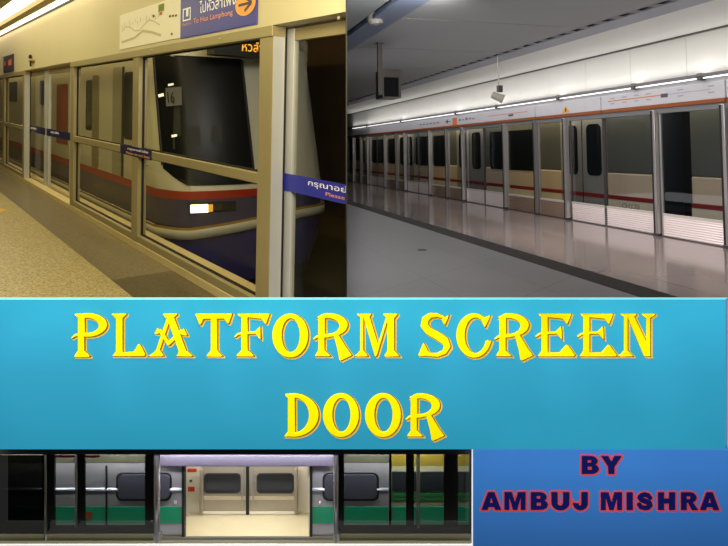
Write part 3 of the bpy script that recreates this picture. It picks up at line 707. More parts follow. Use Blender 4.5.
# upper wall with panel seams
wall2 = mat('white wall panel', 'dad9d3', .5, var=.03, scale=2)
mb = MB(); y = 5.32
while y < 33: mb.box(C2+.03, C2+.08, y, y+1.292, 1.0, CZ); y += 1.3
struct(mb, 'wall_upper_hall', wall2, D2, 'white panels above the screen doors')
mb = MB(); mb.box(C2+.06, C2+.1, 3, 34, 1.0, CZ); mb.box(C2-.02, C2+.06, 3, 34, CZ-.025, CZ-.002); struct(mb, 'trim_7', mat('grey shadow line', '55534f', .7), D2)
ledge = mat('grey ledge', '6e6e72', .4, .3)
mb = MB(); mb.box(C2-.13, C2+.05, 3, 34, 1.095, 1.135, .004); struct(mb, 'trim_8', ledge, D2, 'grey ledge over the tube lights')
mb = MB(); mb.box(C2-.02, C2+.05, 3, 34, 1.0, 1.1); struct(mb, 'trim_9', mat('pale ledge face', 'b8b8ba', .4), D2)
tubem = mat('cool fluorescent tube', 'ffffff', .4, emit=1.6, var=.01)
ab = [D2.onx(px, 110, C2-.08)[1] for px in (760, 702, 635, 559, 497, 456, 401, 367, 352)]
for k in range(len(ab)-1):
    a1_, a0_ = ab[k+1]-.05, ab[k]+.05
    lab = 'white fluorescent tube above the header panels, '+['nearest at the right edge', 'second from the right edge', 'third from the right edge', 'fourth from the right edge', 'below the camera on its pole', 'sixth from the right edge', 'seventh from the right edge', 'farthest at the partition'][k]
    t = thing('tube_light', lab, 'light', D2, (C2-.08, (a0_+a1_)/2, 1.05), 'tube lights above the header')
    mb = MB(); mb.tube([(C2-.08, a0_, 1.07), (C2-.08, a1_, 1.07)], .011, 8); build(mb, 'tube', tubem, D2, t)
    mb = MB(); mb.box(C2-.12, C2-.02, a0_-.09, a0_+.0, 1.04, 1.15, .01); build(mb, 'end_bracket', mat('dark bracket', '4a4844', .5), D2, t)
    l = bpy.data.lights.new('cove_point', 'POINT'); l.energy = .45; l.color = lin('fff6e4')[:3]; l.shadow_soft_size = .05
    o = bpy.data.objects.new('cove_point', l); COL.objects.link(o); o.matrix_world = D2.M @ Matrix.Translation((C2-.06, a0_-.05, 1.22))
area('cove_wash', D2, (C2-.1, 16, 1.16), (-.15, 0, 1), .08, 25, 37, 'fafaf8')
area('hall_fill', D2, (5.2, 10.6, 1.75), (.25, 0, -1), 1.6, 17, 190, 'f6f2f2')  # unseen area lamp added to light the hall floor
area('door_wash', D2, (4.4, 7.8, .7), (1, 0, -1), .7, 6.5, 75, 'fff0ea', 100)  # unseen area lamp added to light the doors and kick plates
# header panels
hp = mat('silver white header', 'c4c4ca', .4, var=.04); orange2 = mat('orange stripe', '8f4a14', .45); inkk = mat('dark map print', '4c4c55', .5); org_l = mat('orange map line', 'd0703a', .5)
HB = [4.6, 7.14, 10.0, 12.33, 15.14, 17.5, 20.3, 22.8, 25.5, 28.2, 31.0]
HL = ['just past the right edge', 'with long orange route line and dark tag', 'with a small yellow warning triangle', 'with a short route line', 'with an orange block and arrow', 'with small dark print', 'plain, beyond the one with dark print', 'second plain one along', 'third plain one along', 'last plain one before the partition']
for k in range(len(HB)-1):
    a0, a1 = HB[k]+.012, HB[k+1]-.012
    t = thing('header_sign', 'silver header over the screen doors, '+HL[k], 'header panel', D2, (C2-.02, (a0+a1)/2, .665), 'header panels of the cool station')
    mb = MB(); mb.box(C2-.03, C2+.03, a0, a1, .73, 1.0, .008); build(mb, 'panel', hp, D2, t)
    mb = MB(); mb.box(C2-.033, C2+.03, a0, a1, .668, .732, .004); build(mb, 'orange_stripe', orange2, D2, t)
    x = C2-.031
    def B(mb, px0, py0, px1, py1):
        p, q = D2.onx(px0, py0, x), D2.onx(px1, py1, x); mb.box(x-.002, x, min(p[1], q[1]), max(p[1], q[1]), min(p[2], q[2]), max(p[2], q[2]))
    if k == 1:
        n = .885
        aa = [D2.onx(px, 100, x)[1] for px in (711, 668, 661, 608)]
        mb = MB(); mb.box(x-.002, x, aa[2], aa[3], n-.008, n+.008); build(mb, 'route_line', org_l, D2, t)
        mb = MB(); mb.box(x-.002, x, aa[0], aa[2], n-.004, n+.004)
        for px in (612, 624, 636, 648, 680, 711): 
            a_ = D2.onx(px, 100, x)[1]
            for dz in (.05, -.05): mb.box(x-.002, x, a_-.07, a_+.05, n+dz-.008, n+dz+.008)
        build(mb, 'station_ticks', mat('faint map print', '96949a', .5), D2, t)
        mb = MB(); mb.box(x-.003, x, aa[1], aa[2], n-.045, n+.02, .002); build(mb, 'dark_tag', inkk, D2, t)
    if k == 2:
        p = D2.onx(565.5, 100, x); mb = MB(); mb.face([(x-.002, p[1]-.13, .755), (x-.002, p[1]+.13, .755), (x-.002, p[1], .90)]); w = build(mb, 'warning_triangle', mat('yellow warning sticker', 'e0a21c', .5), D2, t)
        mb = MB(); mb.box(x-.004, x-.003, p[1]-.02, p[1]+.02, .775, .85); build(mb, 'mark', blk, D2, w)
    if k == 3:
        aa = [D2.onx(px, 100, x)[1] for px in (527, 513, 508, 487)]; n = .88
        mb = MB(); mb.box(x-.002, x, aa[0], aa[3], n-.007, n+.007); build(mb, 'route_line', org_l, D2, t)
        mb = MB(); mb.box(x-.003, x, aa[1], aa[2], n-.07, n-.02, .002); build(mb, 'dark_tag', inkk, D2, t)
    if k == 4:
        mb = MB(); B(mb, 452.5, 118, 457, 125); build(mb, 'orange_block', org_l, D2, t)
        mb = MB(); p = D2.onx(449, 121.5, x); mb.box(x-.002, x, p[1]-.12, p[1]+.2, p[2]-.012, p[2]+.012)
        mb.face([(x-.002, p[1]+.28, p[2]), (x-.002, p[1]+.08, p[2]+.07), (x-.002, p[1]+.08, p[2]-.07)]); build(mb, 'arrow', inkk, D2, t)
        mb = MB()
        for q in range(5): mb.box(x-.002, x, 15.4+.22*q, 15.55+.22*q, .84+.01*(q % 2), .88+.02*(q % 3))
        build(mb, 'print', mat('grey print', '7c7c84', .5), D2, t)
    if k == 5:
        mb = MB()
        for q in range(6): mb.box(x-.002, x, 17.9+.3*q, 18.08+.3*q, .85, .88)
        build(mb, 'print', inkk, D2, t)
    # soffit joint
steel = mat('brushed steel', 'b4b2b4', .3, .7, var=.05); steel_d = mat('dark steel', '5a585a', .35, .7)
mb = MB(); mb.box(C2+.0, C2+.12, 3, 34, .575, .668, .004); struct(mb, 'trim_10', mat('door head rail', '8d8f92', .35, .5), D2, 'metal head rail above the glass')
mb = MB(); mb.box(C2-.01, C2+.14, 3, 34, FZ-.02, FZ+.015, .004); struct(mb, 'trim_11', steel_d, D2, 'door sill')
gl_door = glass('bluish door glass', 'c2cad2', 1.5, .03); gl_fix = glass('clear screen glass', 'dcdcd0', .8, .03)  # bluish door tint emulates reflections of the platform side
kick_s = mat('bright steel kick plate', 'e6dcdc', .32, .35, var=.06, scale=3); kick_b = mat('brown steel kick plate', '8a7464', .3, .4, var=.08, scale=3)
PB = [4.5, 5.9, 7.2, 8.62, 10.04, 11.21, 12.37, 13.80, 15.03, 16.25, 17.39, 18.77, 19.97, 21.17, 22.12, 23.54, 24.8, 26.0, 27.1, 28.4, 29.6, 30.8]
KD = [1, 1, 0, 1, 1, 0, 0, 1, 1, 0, 0, 1, 1, 0, 0, 1, 1, 0, 0, 1, 1]      # 1 = sliding door leaf, 0 = fixed screen
KD[2] = 2                                                                   # fixed screen with a bright plate
def ribs(mb, x, a0, a1, z0, z1, n=9):
    rows = []
    for i in range(n*2+1):
        z = z0+(z1-z0)*i/(n*2); xx = x-(.008 if i % 2 else 0); rows.append([(xx, a0, z), (xx, a1, z)])
    mb.grid(rows)
WH = ['just past the right edge', 'at the right edge beside the outermost post', 'in front of the gap between two train cars', 'with faint letters low on it', 'showing the rounded train window', 'brown plated, right of dark post', 'brown plated, left of dark post', 'right leaf of the pair below the camera pole', 'left leaf of the pair below the camera pole',
      'first one beyond the pair below the camera pole', 'second one beyond the pair below the camera pole', 'right leaf of the third pair', 'left leaf of the third pair', 'first one beyond the third pair', 'second one beyond the third pair', 'right leaf of the fourth pair', 'left leaf of the fourth pair', 'first one beyond the fourth pair', 'second one beyond the fourth pair', 'right leaf of the farthest pair', 'left leaf of the farthest pair']
POSTL = {7.2: 'at the right edge', 8.62: 'between the fixed screen and the lettered door', 11.21: 'left of the lettered door pair', 12.37: 'dark one between the two brown plates', 13.80: 'right of the pair below the camera pole', 16.25: 'left of the pair below the camera pole', 17.39: 'dark one beyond the pair below the camera pole', 18.77: 'right of the third pair', 21.17: 'left of the third pair', 22.12: 'dark one beyond the third pair', 23.54: 'right of the fourth pair', 26.0: 'left of the fourth pair', 27.1: 'dark one beyond the fourth pair', 28.4: 'right of the farthest pair'}
for k in range(len(PB)-1):
    a0, a1 = PB[k], PB[k+1]; d = KD[k] == 1; bright = KD[k] > 0
    xg = C2+(.06 if d else .03)
    nm = 'platform_door' if d else 'platform_screen'
    t = thing(nm, ('sliding glass door leaf of the cool station, ' if d else 'fixed glass screen of the cool station, ')+WH[k], 'platform door' if d else 'platform screen', D2, (xg, (a0+a1)/2, FZ), 'sliding door leaves of the cool station' if d else 'fixed screens of the cool station')
    kt = -1.16; m0, m1 = a0+(.066 if a0 in POSTL else .004), a1-(.066 if a1 in POSTL else .004)
    mb = MB(); ribs(mb, xg-.005, m0, m1, FZ+.015, kt-.03); build(mb, 'kick_plate', kick_s if bright else kick_b, D2, t)
    mb = MB(); mb.face([(xg, m0, kt), (xg, m1, kt), (xg, m1, .575), (xg, m0, .575)]); gp_ = build(mb, 'glass_pane', gl_door if bright else gl_fix, D2, t)
    mb = MB(); mb.box(xg-.012, xg+.02, m0, m1, kt-.035, kt+.01, .004); build(mb, 'mid_rail', mat('pale rail', 'c9c6c0', .35, .3), D2, t)
    for q in (m0, m1-.035):
        mb = MB(); mb.box(xg-.012, xg+.02, q, q+.035, FZ+.015, .575, .004); build(mb, 'stile', steel_d if d else steel, D2, t)
    if k == 3:
        p = D2.onx(622, 206, xg-.004); mb = MB(); text(mb, 'CHY70', (xg-.004, p[1], p[2]-.03), XA, YA, .09, .46, bold=.01); build(mb, 'lettering', mat('grey door letters', '4a4848', .5), D2, gp_)
for a, lb in POSTL.items():
    dk = 'dark' in lb; w = .05
    t = thing('screen_post', 'slim metal post of the screen doors, '+lb, 'post', D2, (C2, a, FZ), 'posts of the screen doors')
    mb = MB(); mb.box(C2-.06, C2+.05, a-w, a+w, FZ, .64, .012); build(mb, 'shaft', mat('grey steel post', '8d8b8c', .3, .6) if dk else steel, D2, t)
    mb = MB(); mb.box(C2-.07, C2+.06, a-w-.01, a+w+.01, FZ, FZ+.05, .008); build(mb, 'foot', steel_d, D2, t)
    mb = MB(); mb.box(C2-.062, C2-.06, a+.005, a+w-.008, FZ+.05, .63); build(mb, 'dark_side_strip', blk, D2, t)  # thin black strip makes the dark side of the post
# train behind the screens
CT = 8.36
beige = mat('beige train paint', 'cdb494', .45, var=.05); olive = mat('olive grey shaded paint', '56564c', .45); redt = mat('red train stripe', '8f1f20', .45); glassd = mat('dark train window', '16191a', .1, spec=.6, var=.3, scale=2)
pale2 = mat('pale beige sill', 'dccfae', .5)
def car(label, a0, a1, wins, doors):
    t = thing('train_car', label, 'train', D2, (CT+1.3, (a0+a1)/2, -2.2), 'cars of the beige train')
    mb = MB(); mb.box(CT, CT+2.6, a0, a1, -2.1, -.52, .03); build(mb, 'body', beige, D2, t)
    mb = MB(); mb.box(CT+.005, CT+2.595, a0+.005, a1-.005, -.52, .95, .02); build(mb, 'upper_body', olive, D2, t)  # olive colour paints the header's shade on the beige body
    mb = MB(); mb.box(CT+.03, CT+2.57, a0-.02, a0+.01, -2.0, .93); build(mb, 'dark_end_sheet', mat('dark slate sheet', '343941', .5), D2, t)  # dark sheet added over the car end to darken the gap
    rows = [[(CT+x, y, z) for y in (a0, a1)] for x, z in ((0, .95), (.1, 1.2), (.5, 1.38), (1.3, 1.45), (2.1, 1.38), (2.5, 1.2), (2.6, .95))]
    mb = MB(); mb.grid(rows); build(mb, 'roof', olive, D2, t)
    mb = MB(); mb.box(CT-.006, CT+.01, a0, a1, -1.06, -.975); build(mb, 'red_stripe', redt, D2, t)
    mb = MB(); mb.box(CT-.004, CT+.01, a0, a1, -1.3, -1.062); build(mb, 'pale_sill', pale2, D2, t)
    for w0, w1 in wins:
        mb = MB(); mb.rrect((w0+w1)/2, -.05, w1-w0, 1.05, .1, CT-.008, CT+.02, ax=0); build(mb, 'window', glassd, D2, t)
    for w0, w1 in doors:
        d = None
        mb = MB(); mb.box(CT-.012, CT+.01, w0, w1, -1.45, .75, .006); d = build(mb, 'door', mat('light grey train door', '9c968c', .4, .2), D2, t)
        mb = MB(); mb.box(CT-.014, CT, w0+.01, w1-.01, -1.06, -.975); build(mb, 'door_stripe', redt, D2, d)
        mid = (w0+w1)/2
        for c_ in ((w0+mid)/2, (w1+mid)/2):
            mb = MB(); mb.rrect(c_, -.05, (w1-w0)*.30, 1.1, .12, CT-.02, CT, ax=0); build(mb, 'door_window', glassd, D2, d)
        mb = MB(); mb.box(CT-.016, CT, mid-.01, mid+.01, -1.45, .75); build(mb, 'door_seam', blk, D2, d)
    return t
A = lambda px: D2.onx(px, 150, CT)[1]
car('beige train car with a red stripe behind the last screen at right', 4.5, A(690), [(5.0, 6.6)], [])
t = car('long beige train car with a red stripe seen through the screen doors', A(660), 31, [(A(537), A(507)), (A(503), A(490)), (A(447), A(433)), (A(429), A(416)), (A(396), A(388)), (A(384), A(372))], [(A(607), A(561)), (A(484), A(457)), (A(414), A(399)), (A(370), A(362))])
mb = MB(); ya, yb = A(690), A(660); n = 10
rows = []
for i in range(n+1):
    y = ya+.02+(yb-ya-.04)*i/n; o_ = .12 if i % 2 else 0
    rows.append([(CT+.5+o_, y, -1.4), (CT+.5+o_, y, 1.1), (CT+2.1-o_, y, 1.1), (CT+2.1-o_, y, -1.4)])
mb.grid(rows, True); build(mb, 'gangway_bellows', blk, D2, t)
mb = MB(); mb.box(CT+.1, CT+2.5, (ya+yb)/2-.1, (ya+yb)/2+.1, -1.9, -1.5, .02); build(mb, 'coupler', gask, D2, t)
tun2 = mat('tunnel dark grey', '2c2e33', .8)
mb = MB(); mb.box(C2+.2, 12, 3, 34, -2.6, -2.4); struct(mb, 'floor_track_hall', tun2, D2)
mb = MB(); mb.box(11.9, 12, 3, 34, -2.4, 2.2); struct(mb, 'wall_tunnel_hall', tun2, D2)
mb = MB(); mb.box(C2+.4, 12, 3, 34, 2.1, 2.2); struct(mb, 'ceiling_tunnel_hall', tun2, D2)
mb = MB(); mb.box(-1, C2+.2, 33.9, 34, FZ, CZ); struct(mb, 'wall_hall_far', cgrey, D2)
area('track_fill', D2, (C2+.25, 16, .9), (.6, 0, -1), .1, 24, 170, 'fff0d8')  # unseen area lamp added to brighten the train behind the glass
# hanging monitor
MY = 9.7; hm = mat('grey brown housing', '3f3a35', .5); p0 = D2.ony(382, 98, MY); p1 = D2.ony(400, 70, MY)
t = thing('hanging_monitor', 'dark monitor in a grey housing hanging from a ceiling pole', 'monitor', D2, (3.19, MY, p0[2]))
q0 = D2.ony(378, 95, MY); q1 = D2.ony(381.8, 60, MY)
mb = MB(); mb.box(q0[0], q1[0], MY-.03, MY+.03, q0[2], CZ+.01, .006); build(mb, 'pole', hm, D2, t)
mb = MB(); mb.box(q0[0]-.02, q1[0]+.02, MY-.06, MY+.06, CZ-.015, CZ+.005, .004); build(mb, 'ceiling_plate', hm, D2, t)
mb = MB(); mb.box(p0[0], p1[0], MY-.05, MY+.35, p0[2], p1[2], .012); build(mb, 'housing', hm, D2, t)
s0 = D2.ony(384, 96.5, MY-.05); s1_ = D2.ony(398.6, 77.5, MY-.05)
mb = MB(); mb.box(s0[0], s1_[0], MY-.056, MY-.05, s0[2], s1_[2], .003); build(mb, 'screen', mat('black screen', '050506', .6, spec=.1), D2, t)
mb = MB(); mb.box(q1[0]-.01, p0[0]+.02, MY, MY+.06, (p0[2]+p1[2])/2-.05, (p0[2]+p1[2])/2+.05); build(mb, 'arm', hm, D2, t)
# security camera
CYa = 10.5; wh = mat('pale camera shell', '9a9286', .45); pc = D2.ony(498.7, 86, CYa); e0 = D2.ony(491.5, 94.5, CYa); e1 = D2.ony(503.5, 99.3, CYa-.1)
t = thing('security_camera', 'pale cylindrical security camera hanging on a thin ceiling pole', 'camera', D2, (pc[0], CYa, e1[2]))
mb = MB(); mb.tube([(pc[0], CYa, CZ), (pc[0], CYa, pc[2])], .016, 8); build(mb, 'pole', mat('pole grey', 'a8a49c', .4, .4), D2, t)
mb = MB(); mb.box(pc[0]-.03, pc[0]+.07, CYa-.04, CYa+.04, pc[2]-.12, pc[2]+.01, .008); build(mb, 'mount', mat('dark mount', '46423c', .5), D2, t)
d_ = Vector(e1)-Vector(e0); L_ = d_.length
mb = MB(); mb.lathe(e0, d_, [(0, 0), (0, .05), (.02, .07), (L_*.8, .078), (L_*.8+.001, .088), (L_, .088), (L_, .06)], 18); cb = build(mb, 'camera_body', wh, D2, t, smooth=False)
mb = MB(); mb.lathe(e0, d_, [(L_-.02, .06), (L_-.01, .03), (L_-.012, 0)], 16); mb.lathe(e0, d_, [(L_-.005, .062), (L_-.03, 0)], 16); build(mb, 'lens', blk, D2, cb)
# dome under the ceiling gap
pd = D2.ony(374.5, 20, 8.0)
t = thing('ceiling_speaker', 'pale drum shaped fitting hanging under the black ceiling gap', 'ceiling fitting', D2, (pd[0], 8.0, pd[2]-.08))
mb = MB(); mb.lathe((pd[0], 8, pd[2]+.09), (.12, 0, -1), [(0, 0), (0, .115), (.1, .12), (.15, .10), (.17, 0)], 24); build(mb, 'drum', mat('pale drum', '6e6a66', .5), D2, t)
mb = MB(); mb.tube([(pd[0], 8, pd[2]+.08), (pd[0], 8, CZ+.3)], .02, 8); build(mb, 'stem', blk, D2, t)

#======================================================================= STATION THREE (lower left): model sized green train with open doors
def pb(mb, x0, x1, y0, y1, Y0, Y1, bev=0):
    mb.box(Xp(x0, Y0), Xp(x1, Y0), Y0, Y1, Zp(y1, Y0), Zp(y0, Y0), bev); return mb
def pr(mb, x0, x1, y0, y1, r, Y0, Y1):
    k = Y0/F; mb.rrect((Xp(x0, Y0)+Xp(x1, Y0))/2, (Zp(y0, Y0)+Zp(y1, Y0))/2, (x1-x0)*k, (y1-y0)*k, r*k, Y0, Y1); return mb
YG, YTr, YB = 4.02, 4.14, 4.39
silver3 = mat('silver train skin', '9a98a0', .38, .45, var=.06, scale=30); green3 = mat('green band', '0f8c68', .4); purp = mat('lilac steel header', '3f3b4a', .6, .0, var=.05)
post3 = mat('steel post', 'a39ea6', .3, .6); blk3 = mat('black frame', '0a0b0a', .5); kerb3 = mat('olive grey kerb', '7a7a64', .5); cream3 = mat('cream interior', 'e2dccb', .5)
steel3 = mat('warm interior steel', 'a39d90', .35, .35); win3 = mat('dark tinted window', '23262a', .15, spec=.5); lip = mat('pale platform edge', '86856f', .5)
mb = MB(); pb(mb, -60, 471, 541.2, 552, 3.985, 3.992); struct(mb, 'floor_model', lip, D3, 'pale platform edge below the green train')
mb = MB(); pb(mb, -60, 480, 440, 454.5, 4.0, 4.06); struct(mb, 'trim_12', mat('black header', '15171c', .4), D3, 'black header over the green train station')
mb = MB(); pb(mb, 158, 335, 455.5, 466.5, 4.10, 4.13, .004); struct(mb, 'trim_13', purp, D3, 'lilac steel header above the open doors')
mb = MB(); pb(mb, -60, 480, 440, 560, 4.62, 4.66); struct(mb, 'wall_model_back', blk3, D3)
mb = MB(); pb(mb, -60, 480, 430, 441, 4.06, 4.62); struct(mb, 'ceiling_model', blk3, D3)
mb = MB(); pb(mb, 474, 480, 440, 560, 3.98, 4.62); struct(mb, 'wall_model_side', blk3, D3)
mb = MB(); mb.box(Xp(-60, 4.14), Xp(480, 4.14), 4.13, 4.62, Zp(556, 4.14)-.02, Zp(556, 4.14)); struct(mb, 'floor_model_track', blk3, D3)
gl3 = glass('dim screen glass', 'c8ccc8', .5, .05); gl3d = glass('black tinted glass', '1a1c18', .5, .05)
for x0, x1, tint, lb, bl, br in [(-40, 44.5, gl3d, 'black tinted glass screen at the lower left corner', 3, 2), (46.5, 154, gl3, 'dark framed glass screen left of the open train doors', 8, 9), (336, 472, gl3, 'dark framed glass screen right of the open train doors', 8, 2)]:
    t = thing('platform_screen', lb, 'platform screen', D3, (Xp((x0+x1)/2, YG), YG, Zp(543, YG)))
    mb = MB(); mb.face([(Xp(x, YG), YG, Zp(y, YG)) for x, y in ((x0, 534), (x1, 534), (x1, 455), (x0, 455))]); build(mb, 'glass_pane', tint, D3, t)
    mb = MB(); pb(mb, x0, x1, 526.5, 534.5, YG+.003, YG+.02); build(mb, 'bottom_frame', blk3, D3, t)
    for q0, q1 in ((x0, x0+bl), (x1-br, x1)):
        mb = MB(); pb(mb, q0, q1, 455, 528, YG+.003, YG+.02); build(mb, 'side_frame', blk3, D3, t)
    mb = MB(); pb(mb, x0, x1, 534.3, 543.5, YG-.006, YG+.003, .001); build(mb, 'base_plate', kerb3, D3, t)
    if x0 > 40 and x0 < 100:
        mb = MB(); pb(mb, 77, 85, 455, 528, YG+.006, YG+.02); build(mb, 'dark_mullion', blk3, D3, t)
    if x0 > 300:
        mb = MB(); pb(mb, 444, 458, 455, 528, YG+.006, YG+.02); build(mb, 'dark_mullion', blk3, D3, t)
        mb = MB(); pb(mb, 406, 414, 455, 528, YG+.006, YG+.02); build(mb, 'dark_mullion', blk3, D3, t)
for x0, x1, y1, lb in [(154, 160, 541, 'bright steel post at the left of the open train doors'), (333.5, 338.5, 541, 'bright steel post at the right of the open train doors'), (44.3, 46.7, 534, 'thin dark steel post near the lower left corner'), (75, 77.3, 527, 'thin steel post between the left panes'), (416.5, 420, 527, 'thin steel post in the right hand screen')]:
    t = thing('screen_post', lb, 'post', D3, (Xp((x0+x1)/2, 4.0), 4.0, Zp(y1, 4.0)))
    mb = MB(); r = (x1-x0)/2*4.0/F; mb.tube([(Xp((x0+x1)/2, 4.0), 4.0, Zp(y1, 4.0)), (Xp((x0+x1)/2, 4.0), 4.0, Zp(455, 4.0))], r, 12); build(mb, 'shaft', post3 if x1-x0 > 4 else mat('dull steel post', '6c6a66', .35, .5), D3, t, smooth=True)
    if x1-x0 > 4: mb = MB(); pb(mb, x0-1, x1+1, 534, 541.5, 3.985, 4.015, .002); build(mb, 'foot', mat('grey foot', '77766e', .4, .4), D3, t)
mb = MB(); pb(mb, 160, 333, 537.6, 545, 4.12, 4.135); struct(mb, 'trim_14', mat('grey door sill', '6c6a60', .4, .3), D3, 'grey sill in front of the open train doors')
# red running-text strip
o = MB(); pb(o, 50, 100, 455.3, 457.6, 4.026, 4.029); o = build(o, 'led_strip', mat('red led strip', '7a1c28', .4, emit=.12, var=.5, scale=60), D3); props(o, 'thin red light strip at the top of the left screen', 'light strip')
# train
t3 = thing('train_car', 'silver train car with a green band and wide open doors', 'train', D3, (Xp(247, YTr), YTr+.12, Zp(543, YTr)))
mb = MB(); pb(mb, -50, 183, 462, 541, YTr, YTr+.03); pb(mb, 311, 389, 462, 541, YTr, YTr+.03); pb(mb, 183, 311, 440, 466.5, YTr, YTr+.03); build(mb, 'body', silver3, D3, t3)
mb = MB(); pb(mb, -50, 389, 448, 463, YTr-.004, YTr); build(mb, 'cant_rail', mat('olive grey cant rail', '46463a', .5, .2), D3, t3)
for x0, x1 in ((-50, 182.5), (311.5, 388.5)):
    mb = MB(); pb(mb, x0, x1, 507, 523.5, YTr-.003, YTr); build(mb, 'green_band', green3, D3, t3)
    k = YTr/F; mb = MB(); mb.tube([(Xp(x0, YTr), YTr, Zp(489.3, YTr)), (Xp(x1, YTr), YTr, Zp(489.3, YTr))], 1.6*k, 10); build(mb, 'glint_bar', mat('glint bar metal', 'd8dcf0', .4, .6), D3, t3, smooth=True)  # bright bar added to stand in for the glint on the body
for x0, x1 in ((116, 171.5), (322.5, 379)):
    mb = MB(); pr(mb, x0, x1, 473, 501, 6, YTr-.006, YTr); f_ = build(mb, 'window_frame', blk3, D3, t3)
    mb = MB(); pr(mb, x0+2, x1-2, 475, 499, 5, YTr-.0155, YTr-.006); build(mb, 'pane', mat('blue grey window', '42434e', .15, spec=.4), D3, f_)
for x in (183, 311):
    mb = MB(); pb(mb, x-1.3, x+1.3, 464, 540, YTr-.012, YTr+.03); build(mb, 'door_seal', blk3, D3, t3)
mb = MB(); pb(mb, 105.4, 107, 466, 527, YTr-.008, YTr); build(mb, 'door_seam', blk3, D3, t3)
mb = MB(); pb(mb, 84, 92, 512, 520, YTr-.006, YTr); build(mb, 'orange_mark', mat('rust orange mark', '8a4a1c', .5), D3, t3)
mb = MB(); pb(mb, 174, 176.5, 501, 504, YTr-.005, YTr); pb(mb, 319, 321, 502, 504.5, YTr-.005, YTr); build(mb, 'door_label', mat('pale label', 'c9c6d0', .5), D3, t3)
# interior
mb = MB(); mb.box(Xp(176, YTr), Xp(318, YTr), YTr+.005, YB+.05, Zp(538.2, YTr)-.01, Zp(538.2, YTr)); build(mb, 'interior_floor', mat('cream vinyl floor', 'bfb596', .3), D3, t3)
mb = MB(); mb.box(Xp(160, YTr), Xp(334, YTr), YTr+.03, YB+.05, Zp(455, YTr), Zp(455, YTr)+.01); build(mb, 'interior_ceiling', cream3, D3, t3)
mb = MB(); pb(mb, 150, 345, 440, 545, YB+.02, YB+.04); build(mb, 'far_wall', cream3, D3, t3)
for x0, x1 in ((160, 185), (309.5, 334)):
    mb = MB(); mb.box(Xp(x0, YTr+.1), Xp(x1, YTr+.1), YTr+.03, YTr+.1, Zp(538, YTr), Zp(455, YTr)); build(mb, 'door_pocket', cream3, D3, t3)
mb = MB(); pb(mb, 199.5, 202.5, 470, 513, YB-.03, YB+.02, .003); build(mb, 'draught_screen', steel3, D3, t3); mb = MB(); pb(mb, 294, 297, 470, 513, YB-.03, YB+.02, .003); build(mb, 'draught_screen', steel3, D3, t3)
for x0, x1, wx0, wx1 in ((201.5, 246, 204, 240.5), (249, 295.5, 256.5, 294)):
    mb = MB(); pb(mb, x0, x1, 455, 515, YB, YB+.02, .002); d = build(mb, 'far_door', steel3, D3, t3)
    mb = MB(); pr(mb, wx0, wx1, 473.5, 493.5, 4, YB-.005, YB); w = build(mb, 'window_frame', mat('window rubber', '2e2c28', .5), D3, d)
    mb = MB(); pr(mb, wx0+1.2, wx1-1.2, 474.7, 492.3, 3, YB-.008, YB-.005); build(mb, 'pane', win3, D3, w)
    mb = MB(); pb(mb, x0+.5, x1-.5, 496.5, 500, YB-.004, YB); build(mb, 'pale_band', mat('pale steel band', 'c9c0b0', .3, .3), D3, d)
    mb = MB(); pb(mb, x0+.5, x1-.5, 512, 514.5, YB-.006, YB); build(mb, 'bottom_trim', mat('bright trim', 'e8e2d4', .3), D3, d)
    hx = x1-4 if x0 < 230 else x0+4
    mb = MB(); pb(mb, hx-.7, hx+.7, 470, 505, YB-.012, YB-.006); build(mb, 'handle', post3, D3, d)
mb = MB(); pb(mb, 246, 249, 455, 515, YB-.003, YB+.01); build(mb, 'door_gap', blk3, D3, t3)
redst = mat('red sticker', 'c8371e', .5)
for x0, x1, y0, y1 in ((187.5, 196.5, 469, 472), (188, 194.5, 487, 491.5)):
    mb = MB(); pb(mb, x0, x1, y0, y1, YB+.016, YB+.02); build(mb, 'red_sticker', redst, D3, t3)
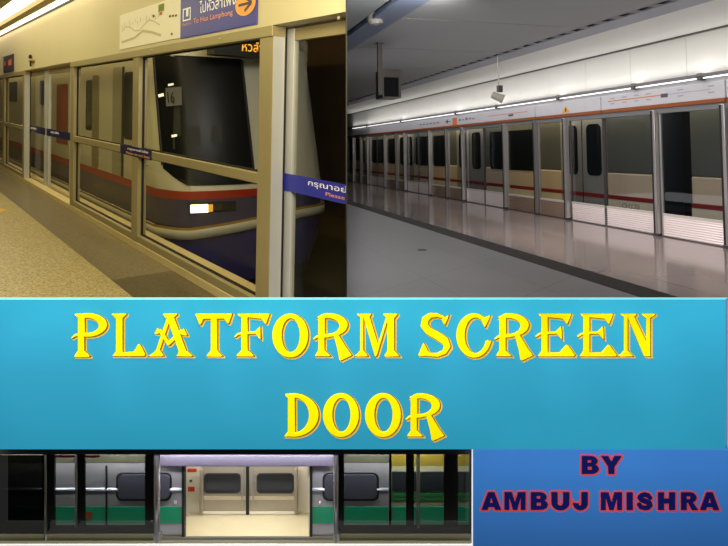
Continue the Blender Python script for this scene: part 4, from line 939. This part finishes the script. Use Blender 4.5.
mb = MB(); pb(mb, 189.5, 192, 480, 482, YB+.016, YB+.02); build(mb, 'grey_switch', inkk, D3, t3)
# following car at the right
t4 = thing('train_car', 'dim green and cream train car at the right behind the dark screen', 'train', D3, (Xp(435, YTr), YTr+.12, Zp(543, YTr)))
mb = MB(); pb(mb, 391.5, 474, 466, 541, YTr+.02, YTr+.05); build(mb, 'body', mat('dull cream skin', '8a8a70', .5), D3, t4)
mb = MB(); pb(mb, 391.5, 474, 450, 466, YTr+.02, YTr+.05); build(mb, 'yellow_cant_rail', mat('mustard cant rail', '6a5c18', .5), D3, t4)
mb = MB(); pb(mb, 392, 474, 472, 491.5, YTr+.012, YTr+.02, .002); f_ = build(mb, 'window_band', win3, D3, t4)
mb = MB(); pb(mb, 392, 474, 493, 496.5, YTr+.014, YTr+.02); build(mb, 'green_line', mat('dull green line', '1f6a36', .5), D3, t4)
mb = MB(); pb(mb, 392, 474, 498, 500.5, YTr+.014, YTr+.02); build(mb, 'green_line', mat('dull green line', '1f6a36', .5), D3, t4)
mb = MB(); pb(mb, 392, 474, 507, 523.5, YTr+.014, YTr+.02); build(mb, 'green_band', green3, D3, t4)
area('car_interior_light', D3, (Xp(247, 4.27), 4.27, Zp(456.5, 4.27)), (0, 0, -1), .85, .14, 2.1, 'fff6ea')
area('car_door_light', D3, (Xp(247, 4.2), 4.175, Zp(457, 4.2)), (0, .75, -1), .85, .05, .7, 'fff6ea')
area('header_strip_fill', D3, (Xp(230, 4.03), 4.035, Zp(455.2, 4.03)), (0, 1, -.75), 3.2, .03, 22, 'f6f4f2')  # unseen strip lamp added to light the train side and its bar
w = bpy.data.worlds.new('dim hall'); SC.world = w; w.use_nodes = True; w.node_tree.nodes['Background'].inputs[0].default_value = (.02, .02, .022, 1)
area('hall_up_fill', D2, (4.6, 7.4, -1.2), (0, 0, 1), 2, 11, 75, 'f4f4f8')  # unseen lamp added above the floor to brighten the ceiling
area('door_line_fill', D2, (7.0, 14, 1.6), (.45, 0, -1), .3, 23, 95, 'f8f2f0')  # unseen lamp added to brighten the far doors
